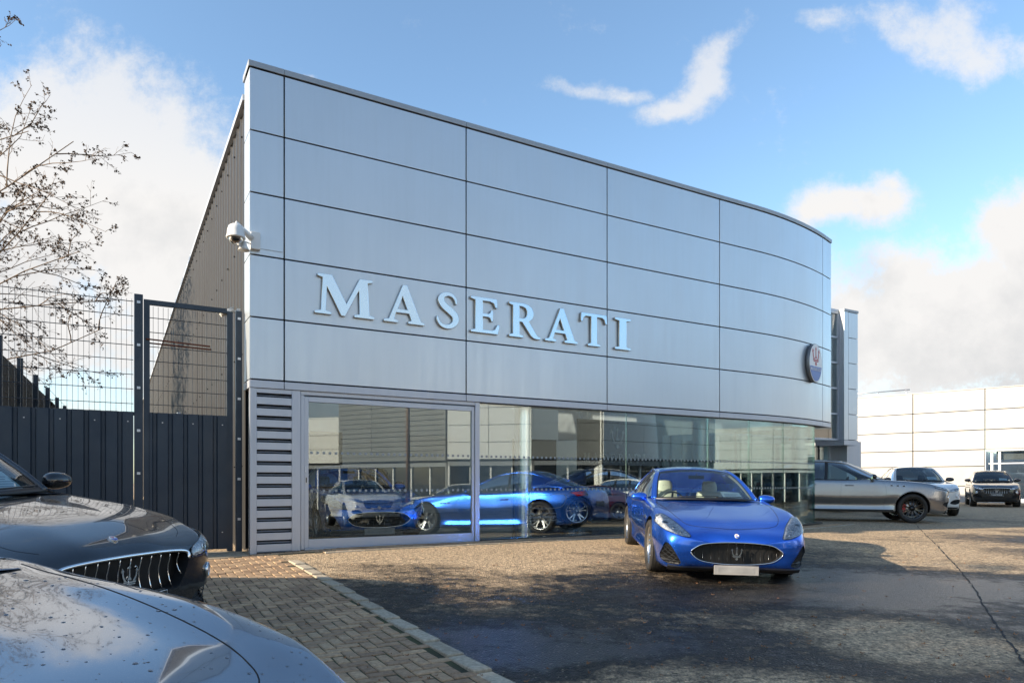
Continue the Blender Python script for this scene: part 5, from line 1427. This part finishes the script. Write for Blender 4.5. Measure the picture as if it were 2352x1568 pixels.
# ================================================================== trees
def bare_tree(x, y, z, h, label, seed, r0=.16, limbs=None, twigs=5, seeds=.3, group=None, spread=1., minr=.0028, name='bare_tree', lowest=.22, nl=16, kf=1., ss=1., lr=.22):
    rr = random.Random(seed); root = empty(name, (x, y, z)); tag(root, label, 'tree', group)
    tk = MB(); pts = []; n = 9
    for i in range(n+1): t = i/n; pts.append(Vector((.12*math.sin(t*3+seed)*h*.12, .10*math.cos(t*2.3+seed)*h*.12-.012*h, h*t*.93)))
    tk.tube(pts, [r0*(1-.88*i/n) for i in range(n+1)], 10)
    tk.build('trunk', M['bark'], root)
    cr = MB(); sd = MB()
    def branch(p, d, L, r, lvl):
        seg = 6 if lvl < 2 else 4; P = [p.copy()]; dd = d.normalized(); q = p.copy()
        for i in range(seg):
            dd = (dd+Vector((rr.gauss(0, .13), rr.gauss(0, .13), rr.gauss(0, .10)+(.05 if lvl == 0 else (-.04 if lvl > 1 else .0))))).normalized()
            q = q+dd*L/seg; P.append(q.copy())
        cr.tube(P, [max(minr*.7, r*(1-.75*i/seg)) for i in range(seg+1)], 5 if lvl < 2 else 3, cap=False)
        if lvl < 3:
            k = (9, 7, twigs)[lvl]
            for j in range(k):
                t = .18+.82*(j+rr.random())/k; f = t*seg; i = min(seg-1, int(f)); bp = P[i].lerp(P[i+1], f-i)
                ax = (P[min(i+1, seg)]-P[i]).normalized(); side = ax.cross(Vector((rr.gauss(0, 1), rr.gauss(0, 1), rr.gauss(0, 1)))).normalized()
                nd_ = ax*.75+side*rr.uniform(.5, .95)
                branch(bp, nd_, L*kf*rr.uniform(.32, .52)*(1.25-t*.6), max(minr, r*.42), lvl+1)
        elif seeds:
            for i in range(1, len(P)):
                if rr.random() < seeds:
                    c = P[i]
                    for k in range(rr.choice((2, 3, 4))):
                        a = Vector((rr.gauss(0, .02), rr.gauss(0, .02), rr.gauss(-.01, .02))); s_ = rr.uniform(.012, .026)*ss
                        u = Vector((rr.gauss(0, 1), rr.gauss(0, 1), rr.gauss(0, 1))).normalized()*s_; w = u.cross(Vector((rr.gauss(0, 1), rr.gauss(0, 1), 1))).normalized()*s_*.8
                        sd.add([c+a-u, c+a+w, c+a+u, c+a-w], [(0, 1, 2, 3)])
    if limbs:
        for (t, tx, ty, tz) in limbs:
            i = min(n-1, int(t*n)); bp = pts[i]; d = Vector((tx-x, ty-y, tz-z))-bp
            branch(bp, d, d.length*1.0, r0*lr, 0)
    for j in range(nl):
        t = lowest+(1-lowest-.05)*j/nl; i = min(n-1, int(t*n)); a = j*2.4+rr.random(); el = rr.uniform(.25, .7)+t*.35
        branch(pts[i].lerp(pts[i+1], t*n-i), Vector((math.cos(a), math.sin(a), el)), h*spread*(.42-.22*t)*rr.uniform(.8, 1.2), r0*.38*(1-.6*t), 0)
    c = cr.build('crown', M['bark'], root)
    if len(sd.v): sd.build('seed_clusters', M['seed'], root)
    return root
def at(px, py, d): return ((px-1176)/1589*d, d, CAMZ+(1107-py)*d/1589)
D = 19.5
bare_tree(-21.8, 20.6, -.2, 13.6, 'bare tree with drooping seed hung twigs reaching in from the left above the mesh fence', 5, .22,
          limbs=[(.50, *at(235, 585, D)), (.46, *at(300, 640, 19)), (.40, *at(190, 715, 18.8)), (.36, *at(130, 770, 18.6)), (.50, *at(150, 540, 20)), (.56, *at(40, 440, 20)), (.66, *at(30, 330, 20)), (.78, *at(50, 230, 20)), (.86, *at(0, 120, 19.6)), (.52, *at(50, 590, 19)), (.44, *at(90, 660, 19.2)), (.42, *at(160, 640, 18.6)), (.38, *at(30, 730, 18.6)), (.48, *at(200, 620, 20))],
          twigs=6, seeds=.36, nl=5, lowest=.5, spread=.5, minr=.0042, kf=.72, ss=1.5, lr=.20)
for i, (q, p, h, sd_) in enumerate(TREES):
    X, Y, _ = QP(q, p)
    bare_tree(X, Y, g(X, Y), h, 'bare roadside tree outside the left of the view whose branches shade the tarmac', sd_, .2, twigs=4, seeds=0, group='bare trees beyond the parked cars on the left', spread=1.15, minr=.02, nl=24, lowest=.12)
# evergreen shrub seen in the far window
x, y = 24.6, 33.2
# ================================================================== cars in the scene
blue, _ = car('coupe', 'metallic blue coupe with cream seats parked in front of the glass', P_BLUE, M['rim'], M['darktrim'], 'car', M['cream'], M['dashblue'], plate='blur')
silver, _ = car('suv', 'silver grey sports utility seen from the side with black wheels and red calipers', P_SILVER, M['rimdark'], M['red'], 'car', plate='')
silver.scale = (1, 1, 1.045)
index_kids()
def dup(src, label, paintm, x, y, hd, flat=False, z=None, old=None, extra=None, scale=None):
    sw = {old: paintm}
    if extra: sw.update(extra)
    r = copy_tree(src, None, sw); r['label'] = label
    place(r, x, y, hd, flat, z)
    if scale: r.scale = scale
    return r
place(blue, *GTPOS); place(silver, *SILPOS)
rims = {M['rimdark']: M['rim'], M['red']: M['darktrim']}
nearblack = dup(silver, 'black sports utility at the left edge with a chrome barred grille', P_BLACK, *NBPOS, old=P_SILVER, extra=rims)
farblack = dup(silver, 'black sports utility facing the yard in front of the white building on the right', P_BLACK, *FBPOS, old=P_SILVER, extra=rims)
white1 = dup(silver, 'white sports utility half hidden behind the nose of the silver one', P_WHITE, *W1POS, old=P_SILVER, extra=rims)
neargrey = dup(blue, 'grey car in the bottom left corner with raindrops on its bonnet', P_GREY, *NGPOS, old=P_BLUE, extra={M['cream']: M['darktrim']}, scale=(1.05, 1.25, 1.03))
place(nearblack, *NBPOS, pitch=2.2)
for r in (farblack, nearblack):
    for ch in r.children:
        if ch.name.startswith('number_plate'):
            for c2 in list(ch.children): bpy.data.objects.remove(c2)
            ch.data = ch.data.copy(); ch.data.materials[0] = M['black']
            o = text('Graypaul Edinburgh', .052, M['white'], ch, (0, -2.53, .555), (R(90), 0, 0), 'plate_lettering', bold=.001)
            mb = MB(); mb.tube([(-.255, -2.532, .508), (.255, -2.532, .508), (.255, -2.532, .602), (-.255, -2.532, .602), (-.255, -2.532, .508)], .003, 4); mb.build('plate_border', M['white'], ch)
# red car at the right edge, dark car in front of the far window
dup(blue, 'bright red car cut off by the right edge of the view', P_RED, 26.9, 32.8, -118, old=P_BLUE, extra={M['cream']: M['darktrim']})
dup(blue, 'dark car beside the far window behind the black sports utility', P_BLACK, 24.6, 31.4 if False else 26.2, -60, old=P_BLUE, extra={M['cream']: M['darktrim']}) if False else None
# inside the showroom
dup(blue, 'azure coupe facing out of the first window inside the showroom', P_AZURE, *IN1, flat=True, z=.014, old=P_BLUE, extra={M['cream']: M['darktrim']})
dup(blue, 'black coupe behind the azure one inside the showroom', P_BLACK, *IN2, flat=True, z=.014, old=P_BLUE, extra={M['cream']: M['darktrim']}, scale=(1, 1, 1.06))
dup(blue, 'dark navy car standing behind the first round column inside the showroom', P_NAVY, *IN3, flat=True, z=.014, old=P_BLUE, extra={M['cream']: M['darktrim']})
# parked out in the yard to the right, seen mirrored in the windows
def vplace(src, label, pm, px, d, vh, old, extra=None):
    x, y, _ = virt(px, d); return dup(src, label, pm, x, y, 2*29.8-vh, old=old, extra=extra)
wl = vplace(silver, 'white sports utility reflected in the big window', P_WHITE, 833, 26, -64, P_SILVER, rims)
for ch in wl.children:
    if ch.name.startswith('number_plate'):
        for c2 in list(ch.children): bpy.data.objects.remove(c2)
        text('SM63 XBJ', .085, M['black'], ch, (0, -2.53, .555), (R(90), 0, 0), 'plate_lettering', bold=.002)
vplace(silver, 'white van like car reflected above the blue wing', P_WHITE, 1035, 33, 178, P_SILVER, rims)
vplace(blue, 'small teal sports car reflected far behind in the window', P_TEAL, 893, 39, -80, P_BLUE, {M['cream']: M['darktrim']})
vplace(blue, 'navy coupe reflected right of the white sports utility', P_NAVY, 905, 31, 60, P_BLUE, {M['cream']: M['darktrim']})
vplace(blue, 'maroon saloon reflected beside the blue car', P_MAROON, 1330, 26.5, 188, P_BLUE, {M['cream']: M['darktrim']})
vplace(silver, 'white hatchback reflected behind the maroon saloon', P_WHITE, 1405, 30, 150, P_SILVER, rims)
vplace(silver, 'black sports utility reflected in the second glass pane', P_BLACK, 1190, 31, 175, P_SILVER, rims)
vplace(blue, 'grey coupe reflected near the far glass joint', P_GREY, 1480, 33, 200, P_BLUE, {M['cream']: M['darktrim']})
for ch in list(neargrey.children):
    if ch.name.startswith('headlight') and any(abs(c.data.vertices[0].co.x-.7) < .5 for c in ch.children if c.type == 'MESH' and c.name.startswith('lamp_bowl')):
        for c in list(ch.children): bpy.data.objects.remove(c)
        bpy.data.objects.remove(ch); continue
    if ch.name.startswith('wing_mirror'): ch.location.y += .38
# raindrops on the near grey bonnet
bpy.context.view_layer.update()
bodyo = [c for c in neargrey.children if c.name.startswith('body')][0]
Sg = Surf(bodyo); rr = random.Random(9); mb = MB()
for k in range(620):
    x, y = rr.uniform(-.85, .85), rr.uniform(-2.2, -.6); r = .0025+.0055*rr.random()**3
    p = Sg.at(x, y, 't', -.0004); n_ = (Sg.at(x, y, 't', .02)-p).normalized(); Mt = n_.to_track_quat('Z', 'Y').to_matrix()
    q0 = len(mb.v); el = rr.uniform(.8, 1.5)
    mb.lathe([(r, 0), (r*.85, r*.28), (r*.5, r*.45), (.0001, r*.5)], 9, 'z')
    for i in range(q0, len(mb.v)): v = mb.v[i]; mb.v[i] = tuple(Mt @ Vector((v[0]*el, v[1], v[2]))+p)
dr = mb.build('raindrops', mat('rain_drop', (.9, .9, .9), .02, 0, trans=1., ior=1.33), neargrey); dr['kind'] = 'stuff'

# ================================================================== sky, sun, camera
w = bpy.data.worlds.new("World"); scene.world = w; w.use_nodes = True
class W_: pass
W_.node_tree = w.node_tree; nt = w.node_tree; bg = nt.nodes['Background']
sk = nt.nodes.new('ShaderNodeTexSky'); sk.sky_type = 'NISHITA'; sk.sun_disc = False
sdir = Vector((-math.cos(R(SUN_AZ)), -math.sin(R(SUN_AZ)), math.tan(R(SUN_EL)))).normalized()
sk.sun_elevation = R(SUN_EL); sk.sun_rotation = math.atan2(sdir.x, sdir.y); sk.altitude = 60; sk.air_density = 1.; sk.dust_density = .8; sk.ozone_density = 2.
tc = nd(W_, 'ShaderNodeTexCoord'); sep = nd(W_, 'ShaderNodeSeparateXYZ'); nt.links.new(tc.outputs['Generated'], sep.inputs[0])
def mth(op, a, b=None, c=None, clamp=False):
    n = nd(W_, 'ShaderNodeMath', operation=op); n.use_clamp = clamp
    for i, v in enumerate((a, b, c)):
        if v is None: continue
        if isinstance(v, (int, float)): n.inputs[i].default_value = v
        else: nt.links.new(v, n.inputs[i])
    return n.outputs[0]
ymax = mth('MAXIMUM', sep.outputs[1], .12)
u = mth('DIVIDE', sep.outputs[0], ymax); v = mth('DIVIDE', sep.outputs[2], ymax)
cb = nd(W_, 'ShaderNodeCombineXYZ'); nt.links.new(u, cb.inputs[0]); nt.links.new(v, cb.inputs[1])
# wobble the coordinates so cloud outlines billow
wn = nd(W_, 'ShaderNodeTexNoise'); wn.inputs['Scale'].default_value = 5; wn.inputs['Detail'].default_value = 5; nt.links.new(cb.outputs[0], wn.inputs['Vector'])
wo = nd(W_, 'ShaderNodeVectorMath', operation='MULTIPLY_ADD'); nt.links.new(wn.outputs['Color'], wo.inputs[0]); wo.inputs[1].default_value = (.13, .13, 0); nt.links.new(cb.outputs[0], wo.inputs[2])
ws_ = nd(W_, 'ShaderNodeVectorMath', operation='SUBTRACT'); nt.links.new(wo.outputs[0], ws_.inputs[0]); ws_.inputs[1].default_value = (.065, .065, 0)
E_ = None
for (px, py, rx, ry, rot, amp) in CLOUDS:
    mp = nd(W_, 'ShaderNodeMapping'); mp.vector_type = 'TEXTURE'; nt.links.new(ws_.outputs[0], mp.inputs[0])
    mp.inputs['Location'].default_value = ((px-1176)/1589, (1107-py)/1589, 0); mp.inputs['Rotation'].default_value = (0, 0, R(rot)); mp.inputs['Scale'].default_value = (rx/1589, ry/1589, 1)
    ln_ = nd(W_, 'ShaderNodeVectorMath', operation='LENGTH'); nt.links.new(mp.outputs[0], ln_.inputs[0])
    e = mth('MULTIPLY', mth('SUBTRACT', 1.3, ln_.outputs['Value'], None, True), amp)
    E_ = e if E_ is None else mth('MAXIMUM', E_, e)
fb = nd(W_, 'ShaderNodeTexNoise'); fb.inputs['Scale'].default_value = 8.5; fb.inputs['Detail'].default_value = 9; fb.inputs['Roughness'].default_value = .70; nt.links.new(cb.outputs[0], fb.inputs['Vector'])
front_d = mth('ADD', E_, mth('MULTIPLY', mth('SUBTRACT', fb.outputs[0], .5), 1.5))
# everywhere else: broken cloud from direction noise
mpg = nd(W_, 'ShaderNodeMapping'); mpg.inputs['Scale'].default_value = (1, 1, 2.2); nt.links.new(tc.outputs['Generated'], mpg.inputs[0])
gn = nd(W_, 'ShaderNodeTexNoise'); gn.inputs['Scale'].default_value = 2.4; gn.inputs['Detail'].default_value = 8; gn.inputs['Roughness'].default_value = .58; nt.links.new(mpg.outputs[0], gn.inputs['Vector'])
gen_d = mth('ADD', mth('MULTIPLY', mth('SUBTRACT', gn.outputs[0], .5), 2.2), mth('MULTIPLY_ADD', sep.outputs[2], -.9, .52))
fy = nd(W_, 'ShaderNodeMapRange'); fy.inputs[1].default_value = .28; fy.inputs[2].default_value = .50; fy.interpolation_type = 'SMOOTHSTEP'; nt.links.new(sep.outputs[1], fy.inputs[0])
den = nd(W_, 'ShaderNodeMix'); nt.links.new(fy.outputs[0], den.inputs[0]); nt.links.new(gen_d, den.inputs[2]); nt.links.new(front_d, den.inputs[3])
cov = nd(W_, 'ShaderNodeMapRange'); cov.interpolation_type = 'SMOOTHSTEP'; cov.inputs[1].default_value = .12; cov.inputs[2].default_value = .66; nt.links.new(den.outputs[0], cov.inputs[0])
hi_ = nd(W_, 'ShaderNodeMapRange'); hi_.inputs[1].default_value = .34; hi_.inputs[2].default_value = .50; hi_.inputs[3].default_value = 1.; hi_.inputs[4].default_value = .72; nt.links.new(sep.outputs[2], hi_.inputs[0])
covf = mth('MULTIPLY', cov.outputs[0], hi_.outputs[0])
sh = nd(W_, 'ShaderNodeTexNoise'); sh.inputs['Scale'].default_value = 4.5; sh.inputs['Detail'].default_value = 8; sh.inputs['Roughness'].default_value = .6; nt.links.new(cb.outputs[0], sh.inputs['Vector'])
# undersides greyer towards the horizon
gr_ = mth('MULTIPLY_ADD', mth('SUBTRACT', sep.outputs[2], .0), -1.6, mth('MULTIPLY_ADD', sh.outputs[0], 1.7, -.20), True)
cc_ = nd(W_, 'ShaderNodeValToRGB'); nt.links.new(gr_, cc_.inputs[0]); e = cc_.color_ramp.elements
e[0].position = .25; e[0].color = (*CLOUD_HI, 1); e[1].position = .85; e[1].color = (*CLOUD_LO, 1)
dk = nd(W_, 'ShaderNodeMix', data_type='RGBA'); nt.links.new(covf, dk.inputs[0]); nt.links.new(sk.outputs[0], dk.inputs[6]) ; nt.links.new(cc_.outputs[0], dk.inputs[7])
skm = nd(W_, 'ShaderNodeMix', data_type='RGBA', blend_type='MULTIPLY'); skm.inputs[0].default_value = 1; nt.links.new(sk.outputs[0], skm.inputs[6]); skm.inputs[7].default_value = (*SKYTINT, 1)
nt.links.new(skm.outputs[2], dk.inputs[6]); nt.links.new(dk.outputs[2], bg.inputs[0]); bg.inputs[1].default_value = SKYSTR
sl = bpy.data.lights.new('sun', 'SUN'); sl.energy = SUNSTR; sl.angle = R(.5); sl.color = (1., .84, .64)
so = bpy.data.objects.new('sun', sl); COL.objects.link(so); so.location = (-20, -10, 20); so.rotation_euler = sdir.to_track_quat('Z', 'Y').to_euler()
cd = bpy.data.cameras.new('camera'); cam = bpy.data.objects.new('camera', cd); COL.objects.link(cam); scene.camera = cam
cam.location = (0, 0, CAMZ); cam.rotation_euler = (R(90), 0, 0); cd.sensor_width = 36; cd.lens = 36*1589/2352; cd.shift_y = (1107-784)/2352.; cd.clip_start = .05; cd.clip_end = 2000
vs = scene.view_settings; vs.view_transform = 'Standard'; vs.look = 'None'; vs.gamma = 1; vs.use_curve_mapping = False; vs.exposure = EXPO
scene.cycles.max_bounces = 10; scene.cycles.transparent_max_bounces = 24; scene.cycles.glossy_bounces = 6
scene.cycles.caustics_reflective = False; scene.cycles.caustics_refractive = False; scene.cycles.sample_clamp_indirect = 6
